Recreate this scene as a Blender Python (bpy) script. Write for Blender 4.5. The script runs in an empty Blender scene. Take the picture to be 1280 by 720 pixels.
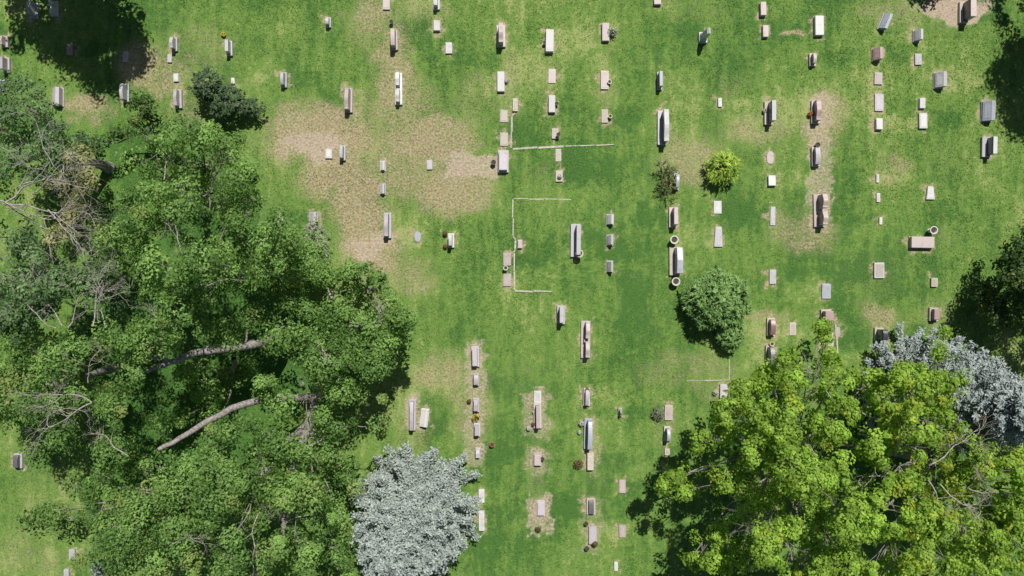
import bpy, bmesh, math, random
import numpy as np
from mathutils import Vector

# ------------------------------------------------------------------ camera, sky, sun, exposure
SC = bpy.context.scene
COL = SC.collection
CAM_H = 50.0                       # drone height above the lawn, looking straight down
PPM = 20.0                         # photograph pixels per metre on the ground
cam_data = bpy.data.cameras.new('camera')
cam_data.sensor_width = 36.0
cam_data.lens = 36.0 * CAM_H / 64.0
cam_data.clip_start = 0.5
cam_data.clip_end = 2000.0
cam = bpy.data.objects.new('camera', cam_data)
cam.location = (0, 0, CAM_H)
COL.objects.link(cam)
SC.camera = cam

SUN_ELEV = math.radians(59.0)
SHADOW = Vector((-0.30, -0.954, 0)).normalized()      # the way shadows fall on the ground
sun_dir = Vector((-SHADOW.x * math.cos(SUN_ELEV), -SHADOW.y * math.cos(SUN_ELEV), math.sin(SUN_ELEV)))
world = bpy.data.worlds.new('World')
SC.world = world
world.use_nodes = True
wn = world.node_tree
bg = wn.nodes['Background']
sky = wn.nodes.new('ShaderNodeTexSky')
sky.sky_type = 'NISHITA'
sky.sun_disc = False
sky.sun_elevation = SUN_ELEV
sky.sun_rotation = math.atan2(sun_dir.x, sun_dir.y)
wn.links.new(sky.outputs[0], bg.inputs['Color'])
bg.inputs['Strength'].default_value = 0.05
sun_data = bpy.data.lights.new('sun', 'SUN')
sun_data.energy = 5.0
sun_data.angle = math.radians(0.5)
sun_data.color = (1.0, 0.96, 0.9)
sun = bpy.data.objects.new('sun', sun_data)
sun.rotation_euler = sun_dir.to_track_quat('Z', 'Y').to_euler()
sun.location = (20, 30, 60)
COL.objects.link(sun)
SC.view_settings.view_transform = 'Standard'
SC.view_settings.look = 'None'
SC.view_settings.exposure = 0.12
SC.view_settings.gamma = 1.0
SC.view_settings.use_curve_mapping = False

# ------------------------------------------------------------------ helpers
def W(px, py, z=0.0):
    """a spot of the aerial plan -> the point of the cemetery at height z"""
    s = (CAM_H - z) / CAM_H / PPM
    return Vector(((px - 640.0) * s, (360.0 - py) * s, z))

def tag(o, label, cat, group=None):
    o['label'] = label; o['category'] = cat
    if group: o['group'] = group
    return o

def empty(name, loc, rz=0.0):
    o = bpy.data.objects.new(name, None)
    o.empty_display_size = 0.2
    o.location = loc; o.rotation_euler = (0, 0, rz)
    COL.objects.link(o)
    return o

def mesh_obj(name, me, mat, parent=None, loc=None, smooth=False):
    o = bpy.data.objects.new(name, me)
    if mat is not None and len(me.materials) == 0: me.materials.append(mat)
    COL.objects.link(o)
    if parent is not None: o.parent = parent
    if loc is not None: o.location = loc
    if smooth:
        me.polygons.foreach_set('use_smooth', [True] * len(me.polygons))
    return o

def bm_obj(name, bm, mat, parent=None, loc=None, smooth=False):
    bmesh.ops.recalc_face_normals(bm, faces=bm.faces)
    me = bpy.data.meshes.new(name)
    bm.to_mesh(me); bm.free()
    return mesh_obj(name, me, mat, parent, loc, smooth)

def np_mesh(name, verts, faces_idx, nside):
    """verts (N,3), faces_idx flat int array of polygons that all have nside corners"""
    me = bpy.data.meshes.new(name)
    nf = len(faces_idx) // nside
    me.vertices.add(len(verts))
    me.vertices.foreach_set('co', np.ascontiguousarray(verts, dtype=np.float32).ravel())
    me.loops.add(nf * nside)
    me.loops.foreach_set('vertex_index', np.ascontiguousarray(faces_idx, dtype=np.int32))
    me.polygons.add(nf)
    me.polygons.foreach_set('loop_start', np.arange(0, nf * nside, nside, dtype=np.int32))
    me.update(calc_edges=True)
    return me

def float_attr(me, name, vals):
    a = me.attributes.new(name, 'FLOAT', 'POINT')
    a.data.foreach_set('value', np.ascontiguousarray(vals, dtype=np.float32))

def vnoise(x, y, seed):
    """smooth value noise on numpy arrays, about 0..1"""
    rs = np.random.RandomState(seed)
    T = rs.rand(256, 256)
    xi = np.floor(x).astype(int); yi = np.floor(y).astype(int)
    fx = x - xi; fy = y - yi
    fx = fx * fx * (3 - 2 * fx); fy = fy * fy * (3 - 2 * fy)
    a = T[xi % 256, yi % 256]; b = T[(xi + 1) % 256, yi % 256]
    c = T[xi % 256, (yi + 1) % 256]; d = T[(xi + 1) % 256, (yi + 1) % 256]
    return (a * (1 - fx) + b * fx) * (1 - fy) + (c * (1 - fx) + d * fx) * fy

def fbm(x, y, seed, oct=4):
    s = 0; a = 0.5; n = 0
    for i in range(oct):
        s = s + a * vnoise(x * 2 ** i, y * 2 ** i, seed + i * 17); n += a; a *= 0.55
    return s / n

# ------------------------------------------------------------------ materials
def new_mat(name):
    m = bpy.data.materials.new(name); m.use_nodes = True
    nt = m.node_tree
    return m, nt, nt.nodes['Principled BSDF']

def N(nt, typ, **kw):
    n = nt.nodes.new(typ)
    for k, v in kw.items():
        if hasattr(n, k): setattr(n, k, v)
        else: n.inputs[k].default_value = v
    return n

def mixc(nt, fac, a, b, blend='MIX'):
    n = nt.nodes.new('ShaderNodeMix'); n.data_type = 'RGBA'; n.blend_type = blend
    for sock, v in ((n.inputs['Factor'], fac), (n.inputs['A'], a), (n.inputs['B'], b)):
        if hasattr(v, 'is_linked'): nt.links.new(v, sock)
        elif isinstance(v, (int, float)): sock.default_value = v
        else: sock.default_value = (*v, 1) if len(v) == 3 else v
    return n.outputs['Result']

def ramp(nt, fac, p0, p1, c0=0.0, c1=1.0):
    n = nt.nodes.new('ShaderNodeMapRange'); n.interpolation_type = 'SMOOTHSTEP'
    nt.links.new(fac, n.inputs['Value'])
    n.inputs['From Min'].default_value = p0; n.inputs['From Max'].default_value = p1
    n.inputs['To Min'].default_value = c0; n.inputs['To Max'].default_value = c1
    return n.outputs['Result']

def stone_mat(name, col, speck=0.35, rough=0.6, scale=60.0, stain=0.6):
    m, nt, p = new_mat(name)
    tc = N(nt, 'ShaderNodeTexCoord'); info = N(nt, 'ShaderNodeObjectInfo')
    n1 = N(nt, 'ShaderNodeTexNoise', Scale=scale, Detail=3.0); nt.links.new(tc.outputs['Object'], n1.inputs['Vector'])
    geo = N(nt, 'ShaderNodeNewGeometry')
    n2 = N(nt, 'ShaderNodeTexNoise', Scale=3.2, Detail=5.0, Roughness=0.65); nt.links.new(geo.outputs['Position'], n2.inputs['Vector'])
    dark = tuple(c * (1 - speck) for c in col); lite = tuple(min(1, c * (1 + speck * 0.7)) for c in col)
    c = mixc(nt, ramp(nt, n1.outputs['Fac'], 0.35, 0.65), dark, lite)
    st = ramp(nt, n2.outputs['Fac'], 0.5, 0.75, 0.0, stain)
    c = mixc(nt, st, c, (col[0] * 0.55, col[1] * 0.55, col[2] * 0.45))
    br = ramp(nt, info.outputs['Random'], 0.0, 1.0, 0.86, 1.1)
    v = N(nt, 'ShaderNodeHueSaturation'); nt.links.new(br, v.inputs['Value']); nt.links.new(c, v.inputs['Color'])
    nt.links.new(v.outputs['Color'], p.inputs['Base Color'])
    p.inputs['Roughness'].default_value = rough
    b = N(nt, 'ShaderNodeBump', Strength=0.25, Distance=0.02); nt.links.new(n1.outputs['Fac'], b.inputs['Height'])
    nt.links.new(b.outputs['Normal'], p.inputs['Normal'])
    return m

STONE = {
    'white': stone_mat('white_marble', (0.52, 0.515, 0.505), 0.12, 0.55),
    'grey': stone_mat('grey_granite', (0.42, 0.415, 0.43), 0.3, 0.5),
    'blue': stone_mat('bluish_granite', (0.35, 0.37, 0.42), 0.3, 0.4),
    'lilac': stone_mat('lilac_granite', (0.43, 0.395, 0.42), 0.25, 0.5),
    'pink': stone_mat('pink_granite', (0.44, 0.375, 0.355), 0.28, 0.5),
    'brown': stone_mat('red_brown_granite', (0.21, 0.115, 0.11), 0.35, 0.3),
    'rose': stone_mat('rose_granite', (0.36, 0.25, 0.24), 0.3, 0.4),
    'dark': stone_mat('dark_grey_granite', (0.13, 0.125, 0.14), 0.35, 0.3),
    'navy': stone_mat('blue_black_granite', (0.05, 0.055, 0.075), 0.4, 0.22),
    'shaded_face': stone_mat('shade_dark_polished_face', (0.16, 0.15, 0.17), 0.3, 0.25),  # polished face, darkened so the west sides read as deeper shade
    'conc': stone_mat('weathered_concrete', (0.43, 0.39, 0.335), 0.2, 0.85, 25, 0.5),
    'kerb': stone_mat('pale_kerb_concrete', (0.43, 0.41, 0.33), 0.25, 0.85, 18, 0.5),
}

def plain_mat(name, col, rough=0.6, var=0.25, scale=30.0, metal=0.0):
    m, nt, p = new_mat(name)
    tc = N(nt, 'ShaderNodeTexCoord')
    n1 = N(nt, 'ShaderNodeTexNoise', Scale=scale, Detail=3.0); nt.links.new(tc.outputs['Object'], n1.inputs['Vector'])
    c = mixc(nt, n1.outputs['Fac'], tuple(x * (1 - var) for x in col), tuple(min(1, x * (1 + var)) for x in col))
    nt.links.new(c, p.inputs['Base Color'])
    p.inputs['Roughness'].default_value = rough; p.inputs['Metallic'].default_value = metal
    return m

def leaf_mat(name, dark, lite, trans=0.3, rough=0.6, old=None):
    m, nt, p = new_mat(name)
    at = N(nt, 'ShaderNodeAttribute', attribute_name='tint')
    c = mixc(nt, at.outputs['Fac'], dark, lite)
    if old is not None:
        a2 = N(nt, 'ShaderNodeAttribute', attribute_name='old')
        c = mixc(nt, a2.outputs['Fac'], c, old)
    nt.links.new(c, p.inputs['Base Color'])
    p.inputs['Roughness'].default_value = rough
    p.inputs['Specular IOR Level'].default_value = 0.2
    tr = N(nt, 'ShaderNodeBsdfTranslucent')
    hs = N(nt, 'ShaderNodeHueSaturation', Saturation=1.15, Value=1.3); nt.links.new(c, hs.inputs['Color'])
    nt.links.new(hs.outputs['Color'], tr.inputs['Color'])
    mx = N(nt, 'ShaderNodeMixShader'); mx.inputs[0].default_value = trans
    nt.links.new(p.outputs[0], mx.inputs[1]); nt.links.new(tr.outputs[0], mx.inputs[2])
    nt.links.new(mx.outputs[0], nt.nodes['Material Output'].inputs['Surface'])
    return m

def bark_mat(name, col):
    m, nt, p = new_mat(name)
    tc = N(nt, 'ShaderNodeTexCoord')
    mp = N(nt, 'ShaderNodeMapping'); mp.inputs['Scale'].default_value = (9, 9, 3)
    nt.links.new(tc.outputs['Object'], mp.inputs['Vector'])
    n1 = N(nt, 'ShaderNodeTexNoise', Scale=1.0, Detail=6.0, Roughness=0.7); nt.links.new(mp.outputs[0], n1.inputs['Vector'])
    c = mixc(nt, ramp(nt, n1.outputs['Fac'], 0.35, 0.68), tuple(x * 0.45 for x in col), tuple(x * 1.15 for x in col))
    nt.links.new(c, p.inputs['Base Color']); p.inputs['Roughness'].default_value = 0.9
    b = N(nt, 'ShaderNodeBump', Strength=0.6, Distance=0.05); nt.links.new(n1.outputs['Fac'], b.inputs['Height'])
    nt.links.new(b.outputs['Normal'], p.inputs['Normal'])
    return m

BARK = bark_mat('grey_bark', (0.30, 0.27, 0.25))
BARK_PALE = bark_mat('pale_dead_wood', (0.42, 0.38, 0.34))
BARK_DARK = bark_mat('dark_bark', (0.13, 0.10, 0.08))

def ground_mat():
    m, nt, p = new_mat('lawn_turf')
    geo = N(nt, 'ShaderNodeNewGeometry')
    pos = geo.outputs['Position']
    aD = N(nt, 'ShaderNodeAttribute', attribute_name='dry')
    aB = N(nt, 'ShaderNodeAttribute', attribute_name='bare')
    aL = N(nt, 'ShaderNodeAttribute', attribute_name='lush_shade')
    n_f = N(nt, 'ShaderNodeTexNoise', Scale=7.0, Detail=5.0, Roughness=0.7); nt.links.new(pos, n_f.inputs['Vector'])
    mp = N(nt, 'ShaderNodeMapping'); mp.inputs['Scale'].default_value = (2.6, 0.45, 1.0); nt.links.new(pos, mp.inputs['Vector'])
    n_s = N(nt, 'ShaderNodeTexNoise', Scale=1.0, Detail=4.0, Roughness=0.6); nt.links.new(mp.outputs[0], n_s.inputs['Vector'])
    n_m = N(nt, 'ShaderNodeTexNoise', Scale=1.7, Detail=4.0, Roughness=0.62); nt.links.new(pos, n_m.inputs['Vector'])
    def madd(a, k, b):
        n = nt.nodes.new('ShaderNodeMath'); n.operation = 'MULTIPLY_ADD'
        nt.links.new(a, n.inputs[0]); n.inputs[1].default_value = k
        if hasattr(b, 'is_linked'): nt.links.new(b, n.inputs[2])
        else: n.inputs[2].default_value = b
        return n.outputs[0]
    # lushness and painted shade under crowns: big patches + mid noise + mowing streaks + fine grain
    n_c = N(nt, 'ShaderNodeTexNoise', Scale=3.6, Detail=3.0, Roughness=0.6); nt.links.new(pos, n_c.inputs['Vector'])
    v = madd(aL.outputs['Fac'], 1.4, -2.15)
    v = madd(n_m.outputs['Fac'], 0.9, v)
    v = madd(n_s.outputs['Fac'], 1.1, v)
    v = madd(n_c.outputs['Fac'], 1.15, v)
    v = madd(n_f.outputs['Fac'], 0.8, v)
    g = mixc(nt, ramp(nt, v, -0.1, 0.45), (0.262, 0.316, 0.108), (0.130, 0.226, 0.046))
    g = mixc(nt, ramp(nt, v, 0.42, 1.05), g, (0.060, 0.142, 0.029))
    # dry grass
    d = madd(n_f.outputs['Fac'], 0.8, -0.72); d = madd(n_m.outputs['Fac'], 0.65, d); d = madd(n_c.outputs['Fac'], 0.5, d); d = madd(aD.outputs['Fac'], 1.0, d)
    dryc = mixc(nt, ramp(nt, n_f.outputs['Fac'], 0.35, 0.65), (0.215, 0.18, 0.090), (0.42, 0.35, 0.225))
    g = mixc(nt, ramp(nt, d, 0.45, 1.1, 0.0, 0.92), g, dryc)
    # bare soil and worn mowing strips
    e = madd(n_f.outputs['Fac'], 0.7, -0.35); e = madd(n_m.outputs['Fac'], 0.3, e); e = madd(aB.outputs['Fac'], 1.0, e)
    soil = mixc(nt, ramp(nt, n_f.outputs['Fac'], 0.3, 0.7), (0.30, 0.245, 0.17), (0.465, 0.385, 0.29))
    g = mixc(nt, ramp(nt, e, 0.5, 0.95), g, soil)
    nt.links.new(g, p.inputs['Base Color'])
    p.inputs['Roughness'].default_value = 0.85
    p.inputs['Specular IOR Level'].default_value = 0.15
    b = N(nt, 'ShaderNodeBump', Strength=0.75, Distance=0.10); nt.links.new(n_f.outputs['Fac'], b.inputs['Height'])
    nt.links.new(b.outputs['Normal'], p.inputs['Normal'])
    return m
TURF = ground_mat()
# ------------------------------------------------------------------ what stands on the lawn
# (kind, plan x, plan y, width, length, stone, label, options); rows of graves run up and down the plan
G = []
def g(kind, x, y, w, l, c, label, **o): G.append((kind, x, y, w, l, c, label, o))
# upper left, in and below the shade of the tree beyond the top edge
g('upright', 37, 10, 11, 21, 'grey', 'grey headstone deep in the top left tree shadow, left of the white-topped one', H=.7)
g('double', 68, 11, 10, 20, 'white', 'pair of small white tablets on one base inside the top left tree shadow')
g('upright', 2, 50, 10, 15, 'pink', 'pinkish headstone cut by the left edge, upper of two beside the tree shadow', H=.5)
g('upright', 3, 79, 9, 20, 'lilac', 'lilac grey headstone cut by the left edge, just below the pinkish one', H=.6)
g('flat', 2, 107, 8, 16, 'blue', 'dim bluish marker at the left edge touching the corner tree leaves')
g('flat', 87, 62, 8, 15, 'rose', 'small brownish marker in the dark middle of the top left tree shadow')
g('slant', 69, 120, 15, 25, 'lilac', 'broad lilac grey slant marker at the bottom of the top left tree shadow', H=.55)
g('upright', 153, 114, 8, 24, 'grey', 'narrow grey headstone between the top left shadow and the small dark tree', H=.7)
g('flat', 157, 71, 7, 14, 'pink', 'pale pink marker half in the right fringe of the top left tree shadow')
# row right of that shadow
g('upright', 215, 53, 8, 18, 'grey', 'grey headstone at the top of the four stones right of the top left shadow', H=.6)
g('flat', 212, 73, 6, 11, 'grey', 'small grey flat marker just under the top headstone of the left row of four')
g('flat', 220, 97, 7, 11, 'white', 'small pale square marker third down in the left row of four')
g('upright', 220, 122, 10, 25, 'lilac', 'lilac headstone on a worn pink strip at the foot of the left row of four', H=.55)
g('upright', 284, 58, 8, 20, 'grey', 'lone grey headstone in the grass above the sprawling dark juniper', H=.6)
g('flat', 291, 101, 5, 8, 'white', 'tiny white marker at the upper right rim of the sprawling dark juniper')
g('upright', 409, 26, 7, 13, 'white', 'small white headstone alone near the top edge, above the bare tan patch', H=.5)
g('upright', 353, 98, 8, 20, 'grey', 'grey headstone with a worn strip beside it, right of the sprawling dark juniper', H=.55)
g('upright', 434, 123, 10, 32, 'pink', 'long pink headstone with a bare strip on its right, above the tan patch', H=.75, t=.24)
# row through the dry grass, left of top centre
g('flat', 483, 5, 10, 15, 'pink', 'pinkish marker at the top edge, uppermost in the row with the long twin headstone')
g('upright', 491, 47, 10, 26, 'pink', 'pinkish headstone second in the row above the long white twin headstone', H=.75, t=.26)
g('double', 497, 109, 10, 43, 'white', 'long white twin headstone with two tablets on one base in dry grass', H=.6)
g('flat', 411, 192, 9, 13, 'white', 'pale flat marker on the bare tan patch, left of a narrow headstone')
g('upright', 427, 190, 8, 20, 'grey', 'narrow headstone at the right edge of the bare tan patch', H=.55)
g('slant', 478, 207, 7, 14, 'white', 'small white marker, upper of two in the green strip right of the tan patch', H=.3)
g('slant', 478, 236, 8, 15, 'grey', 'small grey marker, lower of two in the green strip right of the tan patch', H=.35)
g('upright', 483, 281, 11, 34, 'lilac', 'long lilac headstone standing above the bare soil near the leaf edge', H=.65, t=.24)
g('flat', 350, 276, 8, 12, 'white', 'small white marker at the leaf edge of the big central tree')
g('slant', 391, 271, 12, 14, 'grey', 'wide pale marker directly above the silvery twiggy shrub', H=.4)
g('flat', 412, 371, 8, 14, 'grey', 'pale marker half hidden under the leaves below the silvery twiggy shrub')
# next rows
g('upright', 545, 3, 9, 14, 'grey', 'grey headstone cut by the top edge above a bright white square marker', H=.55)
g('flat', 546, 32, 10, 15, 'white', 'bright white square marker under the headstone at the top edge', h=.2)
g('flat', 561, 60, 9, 15, 'grey', 'light grey marker set off to the right of the bright white square one')
g('flat', 537, 206, 8, 13, 'lilac', 'lone lilac grey marker in the big patch of dry grass')
g('flat', 522, 296, 9, 14, 'blue', 'pale bluish oval marker flush with the grass below the dry patch', h=.05, oval=True)
g('upright', 563, 300, 9, 19, 'white', 'white headstone with straggly plants at its left, below the dry patch', H=.7)
g('upright', 626, 41, 12, 29, 'pink', 'large pinkish headstone on a wide base near the top edge at centre', H=.95, t=.28, top='serp')
g('flat', 626, 102, 11, 28, 'white', 'long white raised marker with a green and white bouquet at its right', h=.22)
g('flat', 630, 145, 11, 17, 'conc', 'weathered square slab beside the short kerb, upper of two', h=.07)
g('flat', 630, 174, 11, 18, 'conc', 'weathered square slab beside the short kerb, directly above the broad lilac monument', h=.08)
g('upright', 629, 201, 15, 30, 'lilac', 'broad lilac monument at the left end of the long white kerb', H=.4, t=.5, top='flat')
g('flat', 644, 131, 7, 17, 'kerb', 'narrow pale block at the top end of the short kerb', h=.15)
g('flat', 634, 324, 11, 17, 'pink', 'upper slab of two outside the left kerb of the square plot', h=.1)
g('flat', 634, 350, 11, 17, 'pink', 'lower slab of two outside the left kerb of the square plot', h=.08)
g('flat', 650, 305, 7, 12, 'pink', 'small pinkish block on the left kerb line of the square plot', h=.2)
# row right of centre top
g('flat', 687, 51, 12, 31, 'white', 'long white raised slab near the top, right of the large pinkish headstone', h=.35)
g('flat', 690, 95, 10, 19, 'pink', 'brownish pink flush slab between two white slabs of the same row', h=.05)
g('flat', 690, 130, 10, 24, 'white', 'white raised slab with a small dark vase, above the long white kerb', h=.25)
g('flat', 694, 167, 9, 14, 'conc', 'small pale marker carrying a dark vase just above the long white kerb')
g('flat', 698, 194, 8, 17, 'conc', 'weathered pale strip just below the long white kerb', h=.04)
g('flat', 699, 220, 10, 15, 'conc', 'pale base carrying a little dark and white ornament between the two kerbs', h=.12)
g('flat', 757, 40, 11, 25, 'pink', 'pink raised slab with a leafy potted plant at its right side', h=.3)
g('flat', 756, 100, 11, 25, 'pink', 'pink flat slab with a small white vase, middle of its row of three', h=.12)
g('flat', 756, 145, 9, 18, 'conc', 'pale flat slab with a small vase, lowest of its row of three', h=.08)
g('slant', 763, 274, 10, 15, 'grey', 'grey slant marker, top of the column of three beside the square plot', H=.5)
g('slant', 763, 300, 9, 15, 'grey', 'grey slant marker, middle of the column of three beside the square plot', H=.5)
g('slant', 763, 333, 9, 16, 'grey', 'grey slant marker, bottom of the column of three beside the square plot', H=.5)
g('upright', 720, 300, 13, 44, 'grey', 'very long pale headstone inside the square plot with an urn on its end', H=.75, t=.26, top='flat', dx=.25)
g('flat', 822, 2, 11, 9, 'pink', 'pink marker cut by the top edge, right of centre', h=.25)
g('upright', 826, 99, 7, 24, 'blue', 'narrow bluish headstone above the great dark-faced family monument', H=.6)
g('upright', 830, 157, 12, 46, 'navy', 'great blue-black family monument with pale top on a wide base', H=1.0, t=.24, top='serp', dx=.24, cap='white', base='grey')
g('pillar', 884, 40, 10, 14, 'white', 'tall white pillar monument casting a black shadow near the top', H=1.5)
g('flat', 900, 128, 5, 12, 'white', 'tiny narrow white marker alone in open grass right of the family monument')
g('upright', 847, 226, 7, 22, 'blue', 'bluish headstone half hidden behind the dark spiky shrub', H=.6)
g('upright', 843, 271, 10, 27, 'pink', 'pinkish headstone directly below the dark spiky shrub', H=.8, t=.24, dx=.2, top='flat')
g('upright', 846, 326, 15, 38, 'blue', 'large bluish monument flanked by two urns on a long base', H=.95, t=.36, dx=.3, top='peak', base='conc')
g('flat', 897, 259, 11, 17, 'white', 'white slab below the bright yellow-green shrub, upper of two', h=.1)
g('flat', 898, 296, 12, 27, 'grey', 'long tapering pale slab above the round green juniper, lower of two', h=.12, taper=.25)
# right hand rows
g('flat', 954, 11, 9, 19, 'pink', 'pink raised slab near the top, upper of two left of the bright white slab', h=.3)
g('flat', 957, 39, 9, 17, 'pink', 'pale pink raised slab, lower of two left of the bright white slab', h=.25)
g('upright', 964, 139, 11, 31, 'dark', 'dark-faced headstone with pale top and grey flowers at its left', H=.85, dx=.15, cap='grey', base='conc')
g('flat', 1024, 32, 13, 27, 'white', 'bright white long slab beside the oval straw-coloured patch', h=.3)
g('upright', 1018, 73, 9, 17, 'pink', 'small pink headstone below the bright white long slab', H=.5)
g('upright', 1023, 138, 12, 31, 'rose', 'rose brown headstone with an orange pot, top of the bare dirt strip', H=.65, t=.3, base='pink')
g('slant', 1108, 26, 11, 23, 'blue', 'bluish slant marker turned askew near the top right', H=.5, rz=-22)
g('slant', 1098, 67, 12, 18, 'rose', 'rose brown slant marker at the head of a row of four', H=.55)
g('flat', 1098, 98, 11, 16, 'pink', 'pale pink flat marker below the rose brown slant marker', h=.08)
g('flat', 1099, 128, 12, 23, 'lilac', 'large pale flat slab third in the row under the rose brown slant marker', h=.1)
g('flat', 1099, 155, 10, 16, 'white', 'bright white block at the foot of the row under the rose brown slant marker', h=.22)
g('slant', 1149, 43, 10, 16, 'grey', 'small grey slant marker below the bare soil at the top right', H=.55)
g('flat', 1148, 74, 9, 15, 'grey', 'light grey flat marker beneath the small grey slant marker', h=.1)
g('slant', 1177, 99, 14, 22, 'grey', 'broad grey slant marker set apart near the right hand tree shadow', H=.55)
g('flat', 1153, 129, 9, 15, 'white', 'upper of two touching white slabs near the right hand tree shadow', h=.2)
g('flat', 1154, 151, 11, 21, 'white', 'lower and longer of two touching white slabs near the right hand shadow', h=.16)
g('slant', 1237, 138, 15, 28, 'blue', 'large bluish slant marker at the edge of the right hand tree shadow', H=.55)
g('upright', 1239, 182, 13, 27, 'navy', 'blue-black headstone with white cap just below the right hand tree shadow', H=.7, dx=.2, cap='white', base='grey', top='flat')
g('upright', 1212, 11, 12, 28, 'navy', 'tall blue-black headstone on the bare soil at the top right', H=.95, t=.3, dx=.2, cap='pink', base='conc', top='flat')
g('upright', 1022, 195, 11, 26, 'lilac', 'lilac headstone in the middle of the bare dirt strip', H=.5, t=.3)
g('flat', 963, 197, 10, 17, 'pink', 'rounded pinkish flat marker right of the yellow-green shrub', h=.06, oval=True)
g('flat', 965, 226, 11, 15, 'white', 'white square block right of the yellow-green shrub, below the rounded marker', h=.22)
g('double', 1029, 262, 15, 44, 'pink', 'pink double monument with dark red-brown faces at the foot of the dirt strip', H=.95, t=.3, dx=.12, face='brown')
g('flat', 966, 270, 7, 25, 'grey', 'narrow pale strip marker below the white square block', h=.08)
g('flat', 1097, 223, 4, 11, 'white', 'tiny white marker, top of a line of three in open grass', h=.1)
g('flat', 1098, 247, 5, 12, 'white', 'tiny white marker, middle of a line of three in open grass', h=.1)
g('flat', 1101, 276, 4, 10, 'white', 'tiny white marker, bottom of a line of three in open grass', h=.1)
g('flat', 1163, 241, 12, 18, 'white', 'irregular white marker above the wide pink slab laid crosswise', h=.12, taper=.4)
g('flat', 1153, 303, 33, 16, 'pink', 'wide pink slab laid crosswise with an urn at its upper right corner', h=.35)
g('flat', 1099, 338, 14, 21, 'lilac', 'pale lilac slab with a light rim in the open grass below three tiny markers', h=.14, rim=True)
g('flat', 1168, 353, 9, 12, 'conc', 'small pale block left of the dark right hand tree', h=.16)
g('flat', 966, 346, 9, 19, 'grey', 'light grey slab right of the round green juniper', h=.1)
g('flat', 1033, 364, 12, 20, 'blue', 'pale bluish slab above the dark brown headstone on concrete', h=.1)
g('upright', 966, 409, 11, 24, 'brown', 'red-brown headstone on a pale base, upper of two by the maple edge', H=.55, t=.3, base='pink', top='round')
g('upright', 965, 447, 11, 31, 'dark', 'dark grey headstone touching the maple leaves, lower of two', H=.7, t=.3, base='conc')
g('flat', 991, 411, 9, 17, 'conc', 'greenish grey flush marker between the red-brown and dark brown headstones', h=.04)
g('upright', 1036, 395, 14, 17, 'rose', 'dark brown square headstone at the top of the concrete strip by the maple', H=.6, t=.5, base='conc', top='flat')
g('flat', 1036, 427, 13, 24, 'pink', 'pinkish slab on the strip below the dark brown square headstone', h=.05)
g('flat', 1047, 415, 8, 14, 'conc', 'round pale slab beside the pinkish slab near the maple', h=.04, oval=True)
g('upright', 1170, 393, 12, 18, 'rose', 'rose brown headstone on pale base between the right hand blue spruce and dark tree', H=.45, t=.32, base='pink')
g('upright', 1105, 419, 12, 18, 'navy', 'black monument half under the right hand blue spruce', H=1.0, t=.3, base='conc')
# centre bottom rows
g('upright', 702, 394, 11, 25, 'grey', 'grey headstone just below the square kerbed plot', H=.75, t=.24)
g('double', 733, 425, 13, 50, 'pink', 'long pink double headstone with a white vase between its tablets', H=.8, t=.24, dx=.12)
g('upright', 734, 497, 9, 24, 'lilac', 'small lilac headstone with twigs at its top below the long double headstone', H=.5)
g('upright', 594, 446, 11, 28, 'lilac', 'lilac headstone at the top of the worn strip above the blue spruce', H=.45, t=.3)
g('upright', 595, 475, 8, 17, 'lilac', 'small lilac marker second on the worn strip above the blue spruce', H=.4, t=.3)
g('upright', 595, 507, 9, 19, 'lilac', 'lilac headstone with a brown pot at its left on the worn strip', H=.45, t=.26)
g('upright', 596, 538, 9, 18, 'lilac', 'lilac headstone under a golden plant on the worn strip', H=.45, t=.26)
g('upright', 597, 567, 7, 15, 'lilac', 'lowest and smallest lilac marker on the worn strip right of the blue spruce', H=.35, t=.24)
g('flat', 602, 620, 8, 18, 'white', 'white slab peeping out at the right rim of the big blue spruce, upper', h=.14)
g('flat', 602, 651, 8, 27, 'white', 'long white slab peeping out at the right rim of the big blue spruce, lower', h=.14)
g('upright', 514, 520, 10, 42, 'lilac', 'long lilac headstone on bare soil above the tip of the blue spruce', H=.7, t=.22)
g('slant', 530, 523, 11, 25, 'white', 'white marker slightly askew beside the long lilac headstone', H=.35, rz=-7)
g('flat', 672, 496, 10, 16, 'white', 'bright white square marker at the top of the bare strip with flowers', h=.12)
g('upright', 672, 521, 11, 34, 'pink', 'pinkish headstone with scattered flowers along its left side', H=.6, t=.22)
g('upright', 672, 575, 12, 19, 'pink', 'pink headstone with a vase on its right, below the flowery one', H=.3, t=.4, top='flat')
g('upright', 676, 636, 12, 22, 'lilac', 'lilac slab with a pale rim on a bare patch, lowest of its row', H=.22, t=.4, base='pink', top='flat')
g('upright', 736, 544, 11, 41, 'blue', 'long bluish headstone with a dark face, white flowers at its left', H=.85, t=.26, dx=.12)
g('flat', 738, 577, 10, 24, 'conc', 'pale narrow slab with a red and green flower pot at its left', h=.3)
g('upright', 739, 634, 12, 22, 'dark', 'dark grey headstone on a pale rimmed base near the bottom', H=.35, t=.32, base='conc', top='round')
g('flat', 741, 669, 11, 24, 'lilac', 'lilac slab below the dark grey headstone, with flowers at both ends', h=.16)
g('upright', 776, 516, 5, 12, 'dark', 'thin dark upright slate on a small bare patch', H=.45, t=.1, base='conc')
g('flat', 836, 516, 11, 20, 'pink', 'pinkish slab with a round grey-green bush at its left', h=.1)
g('upright', 836, 544, 9, 20, 'blue', 'bluish headstone below the slab with the grey-green bush', H=.8, base='conc')
g('flat', 834, 565, 7, 9, 'conc', 'small pale block at the foot of the bluish headstone by the maple shadow', h=.14)
g('flat', 832, 590, 9, 14, 'conc', 'pale marker in the upper fringe of the maple shadow', h=.1)
g('flat', 905, 489, 11, 19, 'lilac', 'lilac slab at the corner of the faint kerb beside the maple', h=.16)
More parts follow.
